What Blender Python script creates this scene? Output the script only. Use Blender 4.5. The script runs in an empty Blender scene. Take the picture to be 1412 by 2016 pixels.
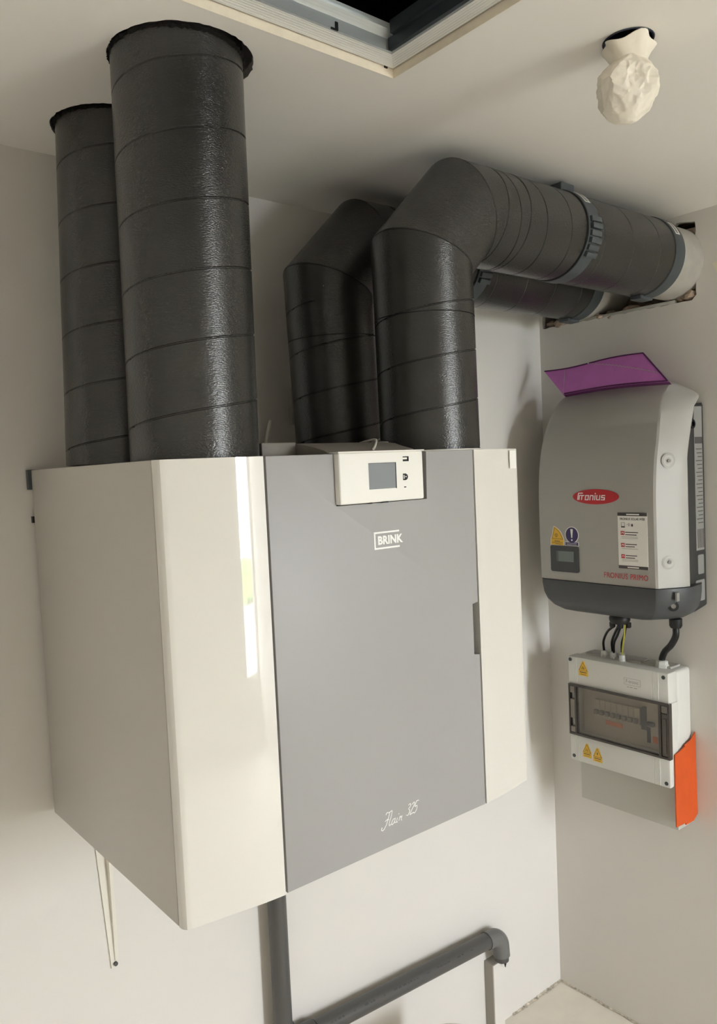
import bpy, bmesh, math, random
from mathutils import Vector, Matrix, noise

SC = bpy.context.scene
COL = SC.collection
PI = math.pi
rnd = random.Random(7)

# ------------------------------------------------------------------ camera
R0 = Vector((0.7730222144, -0.6327443331, -0.0455111520))    # right
R1 = Vector((-0.0707379115, -0.0146816817, -0.9973868839))   # down
R2 = Vector((0.6304227184, 0.7742215814, -0.0561082788))     # forward
cam_d = bpy.data.cameras.new('camera')
cam = bpy.data.objects.new('camera', cam_d)
COL.objects.link(cam)
M = Matrix.Identity(4)
for i in range(3):
    M[i][0] = R0[i]; M[i][1] = -R1[i]; M[i][2] = -R2[i]
M.translation = Vector((-0.46122, -1.53642, 1.67324))
cam.matrix_world = M
cam_d.sensor_fit = 'VERTICAL'
cam_d.sensor_height = 36.0
cam_d.lens = 1557.76 / 2016 * 36.0
cam_d.clip_start = 0.02
SC.camera = cam

# ------------------------------------------------------------------ world and light
DOOR_X0, DOOR_X1, DOOR_Z0, DOOR_Z1, FRONT_Y = 1.10, 1.50, 0.42, 2.08, -4.0
w = bpy.data.worlds.new('overcast_sky')
SC.world = w
w.use_nodes = True
bg = w.node_tree.nodes['Background']
bg.inputs[0].default_value = (0.94, 0.985, 1.045, 1)
bg.inputs[1].default_value = 58.0
pl = bpy.data.lights.new('doorway_portal', 'AREA')
pl.shape = 'RECTANGLE'; pl.size = DOOR_X1 - DOOR_X0; pl.size_y = DOOR_Z1 - DOOR_Z0
pl.cycles.is_portal = True
po = bpy.data.objects.new('doorway_portal', pl)
COL.objects.link(po)
po.location = ((DOOR_X0 + DOOR_X1) / 2, FRONT_Y - 0.11, (DOOR_Z0 + DOOR_Z1) / 2)
po.rotation_euler = (PI / 2, 0, 0)

SC.view_settings.view_transform = 'Standard'
SC.view_settings.look = 'None'
SC.view_settings.gamma = 1.0
SC.view_settings.use_curve_mapping = False
SC.view_settings.exposure = 0.0
SC.cycles.use_denoising = True
SC.cycles.max_bounces = 14
SC.cycles.diffuse_bounces = 10
SC.cycles.glossy_bounces = 6
SC.cycles.transparent_max_bounces = 12
SC.cycles.caustics_reflective = False
SC.cycles.caustics_refractive = False
SC.cycles.sample_clamp_indirect = 8.0


# ------------------------------------------------------------------ materials
def lin(c):
    return tuple(((v / 255) / 12.92 if v / 255 <= 0.04045 else ((v / 255 + 0.055) / 1.055) ** 2.4) for v in c) + (1,)


def mat(name, rgb, rough=0.5, metal=0.0, spec=0.5, var=0.0, vscale=6.0, bump=0.0, bscale=60.0, coat=0.0,
        stretch=(1, 1, 1), detail=3.0, bdist=0.002):
    m = bpy.data.materials.new(name)
    m.use_nodes = True
    nt = m.node_tree
    b = nt.nodes['Principled BSDF']
    c = lin(rgb)
    b.inputs['Base Color'].default_value = c
    b.inputs['Roughness'].default_value = rough
    b.inputs['Metallic'].default_value = metal
    b.inputs['Specular IOR Level'].default_value = spec
    if coat:
        b.inputs['Coat Weight'].default_value = coat
        b.inputs['Coat Roughness'].default_value = 0.03
    tc = nt.nodes.new('ShaderNodeTexCoord')
    if var:
        n = nt.nodes.new('ShaderNodeTexNoise')
        n.inputs['Scale'].default_value = vscale
        n.inputs['Detail'].default_value = 4
        nt.links.new(tc.outputs['Object'], n.inputs['Vector'])
        r = nt.nodes.new('ShaderNodeValToRGB')
        r.color_ramp.elements[0].position = 0.3
        r.color_ramp.elements[1].position = 0.7
        r.color_ramp.elements[0].color = tuple(v * (1 - var) for v in c[:3]) + (1,)
        r.color_ramp.elements[1].color = tuple(min(1, v * (1 + var)) for v in c[:3]) + (1,)
        nt.links.new(n.outputs['Fac'], r.inputs[0])
        nt.links.new(r.outputs[0], b.inputs['Base Color'])
    if bump:
        mp = nt.nodes.new('ShaderNodeMapping')
        mp.inputs['Scale'].default_value = stretch
        nt.links.new(tc.outputs['Object'], mp.inputs['Vector'])
        n2 = nt.nodes.new('ShaderNodeTexNoise')
        n2.inputs['Scale'].default_value = bscale
        n2.inputs['Detail'].default_value = detail
        nt.links.new(mp.outputs[0], n2.inputs['Vector'])
        bn = nt.nodes.new('ShaderNodeBump')
        bn.inputs['Strength'].default_value = bump
        bn.inputs['Distance'].default_value = bdist
        nt.links.new(n2.outputs['Fac'], bn.inputs['Height'])
        nt.links.new(bn.outputs[0], b.inputs['Normal'])
    return m


MAT = {}
MAT['wall'] = mat('plaster_paint', (217, 214, 209), 0.75, spec=0.25, var=0.012, vscale=3, bump=0.05, bscale=120)
MAT['ceiling'] = mat('ceiling_paint', (239, 236, 231), 0.75, spec=0.25, var=0.012, vscale=2, bump=0.04, bscale=90)
MAT['floor'] = mat('floor_screed', (228, 222, 210), 0.6, spec=0.3, var=0.04, vscale=12, bump=0.1, bscale=80)
MAT['foam'] = mat('dark_duct_foam', (41, 40, 37), 0.25, spec=0.6, var=0.10, vscale=14, bump=0.55, bscale=280,
                  stretch=(1, 1, 2.2), detail=2.0, bdist=0.0012)
MAT['foam_torn'] = mat('torn_black_foam', (22, 20, 18), 0.9, spec=0.1)
MAT['seam'] = mat('seam_black', (20, 19, 18), 0.8, spec=0.1)
MAT['ring'] = mat('slate_grey_plastic', (64, 69, 71), 0.45, spec=0.4)
MAT['pipe_white'] = mat('shaded_white_pipe', (160, 156, 148), 0.6, spec=0.3, var=0.08, vscale=25)  # white pipe greyed to carry the shade of the wall opening
MAT['enamel'] = mat('cream_white_sheet_metal', (186, 182, 175), 0.38, spec=0.4)
MAT['gloss'] = mat('gloss_white_front', (214, 211, 204), 0.035, spec=0.5, coat=0.4)
MAT['door'] = mat('mid_grey_door', (154, 153, 152), 0.42, spec=0.35)
MAT['hood'] = mat('grey_lid_plastic', (128, 123, 116), 0.5, spec=0.3, var=0.06, vscale=30)
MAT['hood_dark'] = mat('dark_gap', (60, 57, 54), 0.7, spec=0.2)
MAT['screen'] = mat('grey_display', (128, 132, 136), 0.25, spec=0.5)
MAT['black'] = mat('black_plastic', (16, 16, 16), 0.45, spec=0.4)
MAT['print_white'] = mat('white_print', (240, 240, 238), 0.5)
MAT['label'] = mat('white_label', (236, 234, 228), 0.5)
MAT['inv'] = mat('warm_grey_painted_cover', (168, 166, 160), 0.42, spec=0.4)
MAT['inv_dark'] = mat('charcoal_plastic', (66, 68, 70), 0.42, spec=0.45)
MAT['inv_back'] = mat('charcoal_housing', (52, 52, 51), 0.5, spec=0.35)
MAT['alu'] = mat('grey_metal_plate', (150, 150, 146), 0.4, metal=0.3)
MAT['red'] = mat('logo_red', (176, 26, 36), 0.4)
MAT['red_print'] = mat('red_print', (186, 44, 48), 0.5)
MAT['yellow'] = mat('warning_yellow', (222, 178, 46), 0.45)
MAT['navy'] = mat('notice_navy', (52, 42, 92), 0.45)
MAT['ink'] = mat('dark_ink', (74, 70, 68), 0.6)
MAT['ink_soft'] = mat('soft_grey_ink', (150, 145, 140), 0.6)
MAT['lcd'] = mat('lcd_green_grey', (112, 122, 118), 0.2)
MAT['purple'] = mat('purple_foam_board', (206, 126, 206), 0.7, spec=0.2, var=0.06, vscale=25, bump=0.1, bscale=160)
MAT['purple_dark'] = mat('purple_edge_shade', (92, 50, 88), 0.8, spec=0.1)
MAT['chalk'] = mat('pale_string', (202, 172, 196), 0.7)
MAT['box'] = mat('light_grey_plastic', (206, 206, 200), 0.45, spec=0.35)
MAT['stub'] = mat('duller_grey_plastic', (184, 183, 175), 0.5, spec=0.3)
MAT['box_top'] = mat('gland_plate_grey', (178, 176, 170), 0.5, spec=0.3)
MAT['breaker'] = mat('breaker_grey', (222, 220, 212), 0.5)
MAT['smoke_edge'] = mat('smoked_plastic_rim', (66, 60, 54), 0.25, spec=0.5)
MAT['orange'] = mat('orange_plastic', (192, 78, 26), 0.45, spec=0.35, var=0.04, vscale=20)
MAT['orange_label'] = mat('orange_label', (240, 130, 60), 0.5)
MAT['pvc'] = mat('grey_waste_pipe', (80, 79, 77), 0.36, spec=0.45)
MAT['pvc_light'] = mat('lighter_grey_fitting', (108, 108, 106), 0.4, spec=0.4)
MAT['shade_channel'] = mat('trunking_side_shade', (160, 156, 147), 0.5, spec=0.3)
MAT['trunk'] = mat('white_trunking', (222, 218, 208), 0.4)
MAT['steel'] = mat('screw_steel', (118, 114, 108), 0.6, metal=0.5)
MAT['edge_cream'] = mat('cream_cut_edge', (236, 226, 208), 0.7, spec=0.2, var=0.04, vscale=60)
MAT['galv'] = mat('white_hatch_profile', (222, 222, 218), 0.35, spec=0.5)
MAT['galv2'] = mat('hatch_steel_frame', (206, 212, 214), 0.36, metal=0.65)
MAT['rail'] = mat('steel_shade_tone', (58, 66, 70), 0.4, metal=0.3)
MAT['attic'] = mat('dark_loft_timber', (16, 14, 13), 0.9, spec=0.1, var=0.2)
MAT['paperbag'] = mat('crumpled_masking_paper', (238, 231, 217), 0.6, spec=0.3, bump=0.15, bscale=40)
MAT['bluering'] = mat('blue_black_recess', (30, 36, 52), 0.35, spec=0.5)
MAT['wire_brown'] = mat('brown_wire', (92, 50, 40), 0.5)
MAT['mortar'] = mat('broken_mortar', (158, 141, 124), 0.95, spec=0.1, var=0.3, vscale=40, bump=0.5, bscale=90)
MAT['greenyellow'] = mat('yellow_green_wire', (176, 170, 60), 0.5)
MAT['paper'] = mat('paper_sheet', (226, 220, 200), 0.8, spec=0.1)
MAT['hedge'] = mat('hedge_green', (92, 124, 60), 0.9, spec=0.1, var=0.4, vscale=3)
MAT['gravel'] = mat('pale_paving', (236, 230, 220), 0.9, spec=0.1, var=0.05)
MAT['plank'] = mat('joinery_white', (225, 222, 214), 0.45)
MAT['bucket'] = mat('white_bucket_plastic', (214, 210, 200), 0.4)


def smoked():
    m = bpy.data.materials.new('smoked_clear_plastic')
    m.use_nodes = True
    nt = m.node_tree
    nt.nodes.remove(nt.nodes['Principled BSDF'])
    out = nt.nodes['Material Output']
    t = nt.nodes.new('ShaderNodeBsdfTransparent')
    t.inputs[0].default_value = (0.74, 0.71, 0.66, 1)
    g = nt.nodes.new('ShaderNodeBsdfGlossy')
    g.inputs['Roughness'].default_value = 0.08
    mx = nt.nodes.new('ShaderNodeMixShader')
    mx.inputs[0].default_value = 0.07
    nt.links.new(t.outputs[0], mx.inputs[1])
    nt.links.new(g.outputs[0], mx.inputs[2])
    nt.links.new(mx.outputs[0], out.inputs[0])
    return m


MAT['smoke'] = smoked()


# ------------------------------------------------------------------ helpers
def link_mesh(name, bm, m, parent=None, smooth=None, kind=None, label=None, m2=None):
    bmesh.ops.recalc_face_normals(bm, faces=bm.faces[:])
    me = bpy.data.meshes.new(name)
    bm.to_mesh(me)
    bm.free()
    me.materials.append(m)
    if m2:
        me.materials.append(m2)
    o = bpy.data.objects.new(name, me)
    COL.objects.link(o)
    if parent is not None:
        o.parent = parent
        o.matrix_parent_inverse = Matrix.Identity(4)
        pw = Vector((0, 0, 0))
        q = parent
        while q is not None:
            pw += q.location
            q = q.parent
        me.transform(Matrix.Translation(-pw))
    if smooth is not None:
        me.polygons.foreach_set('use_smooth', [True] * len(me.polygons))
        me.set_sharp_from_angle(angle=math.radians(smooth))
    if kind:
        o['kind'] = kind
    if label:
        o['label'] = label
    return o


def thing(name, label, cat, loc, group=None):
    o = bpy.data.objects.new(name, None)
    o.empty_display_size = 0.05
    COL.objects.link(o)
    o.location = loc
    o['label'] = label
    o['category'] = cat
    if group:
        o['group'] = group
    return o


def tag(o, label, cat, group=None):
    o['label'] = label
    o['category'] = cat
    if group:
        o['group'] = group
    return o


def place_mesh(o, loc):
    """give a one-mesh thing its origin at loc without moving it"""
    o.data.transform(Matrix.Translation(-Vector(loc)))
    o.location = loc
    return o


def BM():
    return bmesh.new()


def add_box(bm, a, b, bev=0.0, seg=2):
    x0, y0, z0 = [min(a[i], b[i]) for i in range(3)]
    x1, y1, z1 = [max(a[i], b[i]) for i in range(3)]
    vs = [bm.verts.new(p) for p in ((x0, y0, z0), (x1, y0, z0), (x1, y1, z0), (x0, y1, z0),
                                    (x0, y0, z1), (x1, y0, z1), (x1, y1, z1), (x0, y1, z1))]
    fs = [bm.faces.new([vs[i] for i in f]) for f in ((3, 2, 1, 0), (4, 5, 6, 7), (0, 1, 5, 4), (1, 2, 6, 5), (2, 3, 7, 6), (3, 0, 4, 7))]
    if bev:
        es = list({e for f in fs for e in f.edges})
        bmesh.ops.bevel(bm, geom=es, offset=bev, segments=seg, profile=0.5, affect='EDGES')
    return bm


def box_obj(name, a, b, m, parent=None, bev=0.0, seg=2, **k):
    return link_mesh(name, add_box(BM(), a, b, bev, seg), m, parent, smooth=40 if bev else None, **k)


def frame_of(d):
    d = d.normalized()
    ref = Vector((0, 0, 1)) if abs(d.z) < 0.9 else Vector((0, 1, 0))
    u = d.cross(ref).normalized()
    return u, d.cross(u).normalized()


def add_tube(bm, pts, r, n=16, caps=True):
    """swept tube, rings mitred at the bends; r a number or one per point"""
    pts = [Vector(p) for p in pts]
    rr = r if isinstance(r, (list, tuple)) else [r] * len(pts)
    u, v = frame_of(pts[1] - pts[0])
    rings = []
    dprev = (pts[1] - pts[0]).normalized()
    for i, p in enumerate(pts):
        d0 = (pts[i] - pts[i - 1]).normalized() if i else dprev
        d1 = (pts[i + 1] - pts[i]).normalized() if i < len(pts) - 1 else d0
        t = (d0 + d1).normalized()
        if i:
            q = dprev.rotation_difference(d0)
            u = q @ u
            v = q @ v
            dprev = d0
        ring = []
        for k in range(n):
            a = 2 * PI * k / n
            off = (u * math.cos(a) + v * math.sin(a)) * rr[i]
            off = off - d0 * (off.dot(t) / max(0.2, d0.dot(t)))
            ring.append(bm.verts.new(p + off))
        rings.append(ring)
    for i in range(len(rings) - 1):
        for k in range(n):
            bm.faces.new((rings[i][k], rings[i][(k + 1) % n], rings[i + 1][(k + 1) % n], rings[i + 1][k]))
    if caps:
        bm.faces.new(rings[0][::-1])
        bm.faces.new(rings[-1])
    return bm


def curve_pts(ctrl, n=8):
    """Catmull-Rom through ctrl"""
    P = [Vector(c) for c in ctrl]
    P = [P[0] * 2 - P[1]] + P + [P[-1] * 2 - P[-2]]
    out = []
    for i in range(1, len(P) - 2):
        for j in range(n):
            t = j / n
            a, b, c, d = P[i - 1], P[i], P[i + 1], P[i + 2]
            out.append(0.5 * ((2 * b) + (c - a) * t + (2 * a - 5 * b + 4 * c - d) * t * t + (3 * b - a - 3 * c + d) * t ** 3))
    out.append(P[-2])
    return out


def add_ring(bm, p0, p1, r_in, r_out, n=48, bev=0.001):
    """hollow sleeve between two points"""
    p0, p1 = Vector(p0), Vector(p1)
    d = (p1 - p0)
    L = d.length
    d.normalize()
    u, v = frame_of(d)
    prof = [(0, r_in), (0, r_out - bev), (bev, r_out), (L - bev, r_out), (L, r_out - bev), (L, r_in)]
    rows = []
    for s, r in prof:
        rows.append([bm.verts.new(p0 + d * s + (u * math.cos(2 * PI * k / n) + v * math.sin(2 * PI * k / n)) * r) for k in range(n)])
    m = len(prof)
    for i in range(m):
        a, b = rows[i], rows[(i + 1) % m]
        for k in range(n):
            bm.faces.new((a[k], a[(k + 1) % n], b[(k + 1) % n], b[k]))
    return bm


def spiral_pipe(bm, p0, p1, r, pitch, phase=0.0, hand=1, n=72, gw=0.0011, gd=0.0016, extra=(), wob=0.0004):
    """foam duct along p0-p1 whose spiral joint is a real groove; extra = plain ring grooves at these distances"""
    p0, p1 = Vector(p0), Vector(p1)
    d = p1 - p0
    L = d.length
    d.normalize()
    u, v = frame_of(d)
    turns = int(L / pitch) + 3
    offs = []
    for t in range(-2, turns + 1):
        b = t * pitch + phase
        offs += [(b - gw * 1.6, 0), (b - gw * .5, gd), (b + gw * .5, gd), (b + gw * 1.6, 0)]
        for q in range(1, 5):
            offs.append((b + gw * 1.6 + (pitch - gw * 3.2) * q / 5, 0))
    offs.sort()
    rows = []
    for s0, g in offs:
        row = []
        for k in range(n + 1):
            a = 2 * PI * k / n
            s = s0 + hand * pitch * k / n
            cl = min(max(s, 0), L)
            gg = g if cl == s else 0
            if cl == s:
                for e in extra:
                    if abs(s - e) < gw * 1.2:
                        gg = gd
            rr = r - gg + wob * noise.noise(Vector((math.cos(a) * 3, math.sin(a) * 3, s * 9)) + p0 * 7)
            row.append(bm.verts.new(p0 + d * cl + (u * math.cos(a) + v * math.sin(a)) * rr))
        rows.append(row)
    for i in range(len(rows) - 1):
        for k in range(n):
            q = (rows[i][k], rows[i][k + 1], rows[i + 1][k + 1], rows[i + 1][k])
            if (q[0].co - q[3].co).length < 1e-7 and (q[1].co - q[2].co).length < 1e-7:
                continue
            f_ = bm.faces.new(q)
        if offs[i][1] and offs[i + 1][1]:
            f_.material_index = 1
    loose = [vv for vv in bm.verts if not vv.link_faces]
    bmesh.ops.delete(bm, geom=loose, context='VERTS')
    bmesh.ops.remove_doubles(bm, verts=bm.verts[:], dist=1e-5)
    for c, q in ((p0, -1), (p1, 1)):
        ring = [bm.verts.new(c + (u * math.cos(2 * PI * k / n) + v * math.sin(2 * PI * k / n)) * (r - 0.0005)) for k in range(n)]
        bm.faces.new(ring)
    return bm


def lathe(bm, prof, c, n=32, axis=2):
    """prof = (radius, height) pairs about an axis through c"""
    rows = []
    for r, h in prof:
        row = []
        for k in range(n):
            a = 2 * PI * k / n
            p = [0, 0, 0]
            p[axis] = h
            p[(axis + 1) % 3] = r * math.cos(a)
            p[(axis + 2) % 3] = r * math.sin(a)
            row.append(bm.verts.new(Vector(c) + Vector(p)))
        rows.append(row)
    for i in range(len(rows) - 1):
        for k in range(n):
            bm.faces.new((rows[i][k], rows[i][(k + 1) % n], rows[i + 1][(k + 1) % n], rows[i + 1][k]))
    bm.faces.new(rows[0][::-1])
    bm.faces.new(rows[-1])
    return bm


class Plane:
    """a printing surface: o + u*x + v*y, prints stand out along n"""
    def __init__(s, o, u, v):
        s.o, s.u, s.v = Vector(o), Vector(u).normalized(), Vector(v).normalized()
        s.n = s.u.cross(s.v)

    def at(s, x, y, h=0.0):
        return s.o + s.u * x + s.v * y + s.n * h


def add_poly(bm, pl, pts, h0, h1):
    lo = [bm.verts.new(pl.at(x, y, h0)) for x, y in pts]
    hi = [bm.verts.new(pl.at(x, y, h1)) for x, y in pts]
    k = len(pts)
    f = bm.faces.new(hi)
    bm.faces.new(lo[::-1])
    for i in range(k):
        bm.faces.new((lo[i], lo[(i + 1) % k], hi[(i + 1) % k], hi[i]))
    return f


def rect(x0, y0, x1, y1):
    return [(x0, y0), (x1, y0), (x1, y1), (x0, y1)]


def rrect(x0, y0, x1, y1, r, n=4):
    out = []
    for cx, cy, a0 in ((x1 - r, y0 + r, -90), (x1 - r, y1 - r, 0), (x0 + r, y1 - r, 90), (x0 + r, y0 + r, 180)):
        for i in range(n + 1):
            a = math.radians(a0 + 90 * i / n)
            out.append((cx + r * math.cos(a), cy + r * math.sin(a)))
    return out


def ellipse(cx, cy, rx, ry, n=40):
    return [(cx + rx * math.cos(2 * PI * i / n), cy + ry * math.sin(2 * PI * i / n)) for i in range(n)]


def add_stroke(bm, pl, pts, wd, h0, h1):
    """ribbon of width wd along 2-D pts with mitred joints"""
    P = [Vector((p[0], p[1])) for p in pts]
    L, Rr = [], []
    for i, p in enumerate(P):
        d0 = (P[i] - P[i - 1]).normalized() if i else (P[1] - P[0]).normalized()
        d1 = (P[i + 1] - P[i]).normalized() if i < len(P) - 1 else d0
        n0 = Vector((-d0.y, d0.x))
        n1 = Vector((-d1.y, d1.x))
        b = (n0 + n1)
        b = b.normalized() if b.length > 1e-6 else n0
        k = min(2.0, 1 / max(0.35, b.dot(n0))) * wd / 2
        L.append(p + b * k)
        Rr.append(p - b * k)
    for i in range(len(P) - 1):
        q = [L[i], Rr[i], Rr[i + 1], L[i + 1]]
        lo = [bm.verts.new(pl.at(a.x, a.y, h0)) for a in q]
        hi = [bm.verts.new(pl.at(a.x, a.y, h1)) for a in q]
        bm.faces.new(hi)
        for j in range(4):
            bm.faces.new((lo[j], lo[(j + 1) % 4], hi[(j + 1) % 4], hi[j]))
    return bm


def text_mesh(bm, pl, s, x, y, size, h0=0.0002, wid=1.0, shear=0.0, bold=0.0, align='LEFT', space=1.0):
    cu = bpy.data.curves.new('lettering', 'FONT')
    cu.body = s
    cu.size = size
    cu.offset = bold
    cu.shear = shear
    cu.align_x = align
    cu.space_character = space
    cu.resolution_u = 3
    o = bpy.data.objects.new('lettering', cu)
    COL.objects.link(o)
    me = o.to_mesh()
    vs = [bm.verts.new(pl.at(x + v.co.x * wid, y + v.co.y, h0)) for v in me.vertices]
    for p in me.polygons:
        try:
            bm.faces.new([vs[i] for i in p.vertices])
        except ValueError:
            pass
    o.to_mesh_clear()
    bpy.data.objects.remove(o)
    bpy.data.curves.remove(cu)
    return bm


def flat(name, pl, pts, h0, h1, m, parent, **k):
    bm = BM()
    add_poly(bm, pl, pts, h0, h1)
    return link_mesh(name, bm, m, parent, **k)


# ------------------------------------------------------------------ room shell
XW, ZC = 1.5388, 2.2891          # right wall face, ceiling face
XL = -1.25                       # left wall face
box_obj('floor', (XL - 0.1, FRONT_Y - 0.12, -0.1), (XW + 0.3, 0.12, 0.0), MAT['floor'], kind='structure')
box_obj('wall_back', (XL - 0.1, 0.0, 0.0), (XW + 0.3, 0.12, ZC + 0.4), MAT['wall'], kind='structure')
box_obj('wall_left', (XL - 0.1, FRONT_Y, 0.0), (XL, 0.0, ZC + 0.4), MAT['wall'], kind='structure')
bm = BM()
add_box(bm, (XL - 0.1, FRONT_Y - 0.12, 0), (DOOR_X0, FRONT_Y, ZC + 0.4))
add_box(bm, (DOOR_X1, FRONT_Y - 0.12, 0), (XW + 0.3, FRONT_Y, ZC + 0.4))
add_box(bm, (DOOR_X0, FRONT_Y - 0.12, DOOR_Z1), (DOOR_X1, FRONT_Y, ZC + 0.4))
add_box(bm, (DOOR_X0, FRONT_Y - 0.12, 0), (DOOR_X1, FRONT_Y, DOOR_Z0))
link_mesh('wall_front', bm, MAT['wall'], kind='structure')
# window frame round the opening
bm = BM()
add_box(bm, (DOOR_X0, FRONT_Y - 0.09, DOOR_Z0), (DOOR_X0 + 0.02, FRONT_Y - 0.03, DOOR_Z1))
add_box(bm, (DOOR_X1 - 0.02, FRONT_Y - 0.09, DOOR_Z0), (DOOR_X1, FRONT_Y - 0.03, DOOR_Z1))
add_box(bm, (DOOR_X0 + 0.02, FRONT_Y - 0.09, DOOR_Z1 - 0.03), (DOOR_X1 - 0.02, FRONT_Y - 0.03, DOOR_Z1))
add_box(bm, (DOOR_X0 + 0.02, FRONT_Y - 0.09, DOOR_Z0), (DOOR_X1 - 0.02, FRONT_Y - 0.03, DOOR_Z0 + 0.03))
link_mesh('window_1', bm, MAT['plank'], kind='structure')

# right wall with the rough opening for the ducts
HY0, HY1, HZ0, HZ1 = -0.500, -0.012, 2.067, 2.268


def jag(pts, step, amp, seed, closed=True):
    r = random.Random(seed)
    out = []
    n = len(pts)
    for i in range(n if closed else n - 1):
        a, b = Vector(pts[i]), Vector(pts[(i + 1) % n])
        k = max(1, int((b - a).length / step))
        d = (b - a)
        nn = Vector((-d.y, d.x)).normalized()
        for j in range(k):
            q = a + d * (j / k)
            out.append(q + nn * r.uniform(-amp, amp) if j else q)
    return [(p.x, p.y) for p in out]


def filled_sheet(name, loops, thick, to_world, m, **k):
    """flat sheet with holes: loops[0] outline, rest holes, in 2-D; to_world maps (a, b, depth)"""
    cu = bpy.data.curves.new(name, 'CURVE')
    cu.dimensions = '2D'
    cu.fill_mode = 'BOTH'
    cu.extrude = thick / 2
    for lp in loops:
        s = cu.splines.new('POLY')
        s.points.add(len(lp) - 1)
        for q, (a, b) in zip(s.points, lp):
            q.co = (a, b, 0, 1)
        s.use_cyclic_u = True
    o = bpy.data.objects.new(name, cu)
    COL.objects.link(o)
    me = o.to_mesh()
    bm = BM()
    vs = [bm.verts.new(to_world(v.co.x, v.co.y, v.co.z + thick / 2)) for v in me.vertices]
    for p in me.polygons:
        try:
            bm.faces.new([vs[i] for i in p.vertices])
        except ValueError:
            pass
    o.to_mesh_clear()
    bpy.data.objects.remove(o)
    bpy.data.curves.remove(cu)
    bmesh.ops.remove_doubles(bm, verts=bm.verts[:], dist=1e-6)
    return link_mesh(name, bm, m, **k)


hole = jag([(HY0, HZ0 + 0.012), (HY0 + 0.012, HZ0), (HY1, HZ0 + 0.002), (HY1, HZ1 - 0.002), (HY0 + 0.055, HZ1), (HY0 + 0.05, HZ1 + 0.004), (HY0, HZ1 - 0.004)], 0.012, 0.0016, 3)
filled_sheet('wall_right', [[(FRONT_Y, 0), (0, 0), (0, ZC + 0.4), (FRONT_Y, ZC + 0.4)], hole], 0.014,
             lambda a, b, d: (XW + d, a, b), MAT['wall'], kind='structure')
wr = bpy.data.objects['wall_right']
bm = BM()          # the rough masonry pocket behind the plasterboard
x0, x1 = XW + 0.014, XW + 0.13
add_box(bm, (x0, HY0 - 0.03, HZ0 - 0.06), (x1, 0.0, HZ0 - 0.012))
add_box(bm, (x0, HY0 - 0.03, HZ1 + 0.012), (x1, 0.0, HZ1 + 0.06))
add_box(bm, (x0, HY0 - 0.06, HZ0 - 0.06), (x1, HY0 - 0.012, HZ1 + 0.06))
add_box(bm, (x1, HY0 - 0.06, HZ0 - 0.06), (x1 + 0.02, 0.0, HZ1 + 0.06))
link_mesh('masonry_pocket', bm, MAT['mortar'], wr)
bm = BM()
rr = random.Random(11)
for i in range(46):                                  # broken mortar and foam lying in the pocket
    if i < 30:
        c = Vector((XW + rr.uniform(0.004, 0.06), rr.uniform(HY0 + 0.02, HY1 - 0.02), HZ0 + rr.uniform(-0.004, 0.016)))
    else:
        c = Vector((XW + rr.uniform(0.006, 0.05), HY0 + rr.uniform(0.004, 0.026), HZ0 + rr.uniform(0.01, 0.10)))
    s = rr.uniform(0.007, 0.019)
    vs = bmesh.ops.create_icosphere(bm, subdivisions=2, radius=s)['verts']
    sq = Vector((rr.uniform(0.6, 1.2), rr.uniform(0.8, 1.6), rr.uniform(0.5, 0.9)))
    for v in vs:
        k = 1 + 0.45 * noise.noise(v.co * 90 + c * 40)
        v.co = Vector((v.co.x * sq.x, v.co.y * sq.y, v.co.z * sq.z)) * k + c
link_mesh('rubble', bm, MAT['mortar'], wr, kind='stuff')
box_obj('plaster_lath', (XW + 0.001, HY0 + 0.06, HZ0 + 0.0005), (XW + 0.012, HY1 - 0.10, HZ0 + 0.0095), MAT['stub'], wr, bev=0.001)
box_obj('packing_timber', (XW + 0.016, HY0 + 0.008, HZ1 - 0.032), (XW + 0.10, HY0 + 0.13, HZ1 - 0.014), MAT['mortar'], wr)

# ceiling with its round duct holes, the loft hatch and the lamp recess
FLb, FLt = (0.113, -0.445), (0.119, -0.446)
BLb, BLt = (0.115, -0.165), (0.134, -0.166)
RD = 0.0965


def jring(cx, cy, r, amp, n, seed):
    q = random.Random(seed)
    return [(cx + (r + q.uniform(-amp, amp)) * math.cos(2 * PI * i / n), cy + (r + q.uniform(-amp, amp)) * math.sin(2 * PI * i / n)) for i in range(n)]


HAT = (-0.50, -1.42, 0.426, -0.585)      # hatch outer x0,y0,x1,y1
LAMP = (0.642, -0.868)
filled_sheet('ceiling', [
    [(XL, FRONT_Y), (XW, FRONT_Y), (XW, 0), (XL, 0)],
    jring(FLt[0] + 0.006, FLt[1] - 0.002, RD + 0.010, 0.0014, 90, 1),
    jring(BLt[0] - 0.002, BLt[1], RD + 0.006, 0.0014, 90, 2),
    rect(HAT[0], HAT[1], HAT[2], HAT[3]),
    ellipse(LAMP[0], LAMP[1], 0.0345, 0.0345, 40)], 0.013,
    lambda a, b, d: (a, b, ZC + d), MAT['ceiling'], kind='structure')
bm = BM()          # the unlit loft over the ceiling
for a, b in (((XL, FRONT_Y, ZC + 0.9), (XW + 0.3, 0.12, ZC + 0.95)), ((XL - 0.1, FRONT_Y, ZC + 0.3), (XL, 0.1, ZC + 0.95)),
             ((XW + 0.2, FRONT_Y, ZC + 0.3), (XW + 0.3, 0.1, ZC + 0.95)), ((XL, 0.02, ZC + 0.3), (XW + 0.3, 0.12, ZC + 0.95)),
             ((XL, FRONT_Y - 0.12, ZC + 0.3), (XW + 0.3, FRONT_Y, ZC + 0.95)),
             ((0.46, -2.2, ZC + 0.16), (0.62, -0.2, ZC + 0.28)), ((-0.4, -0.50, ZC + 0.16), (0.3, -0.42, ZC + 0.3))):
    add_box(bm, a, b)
link_mesh('roof_void', bm, MAT['attic'], kind='structure')

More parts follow.
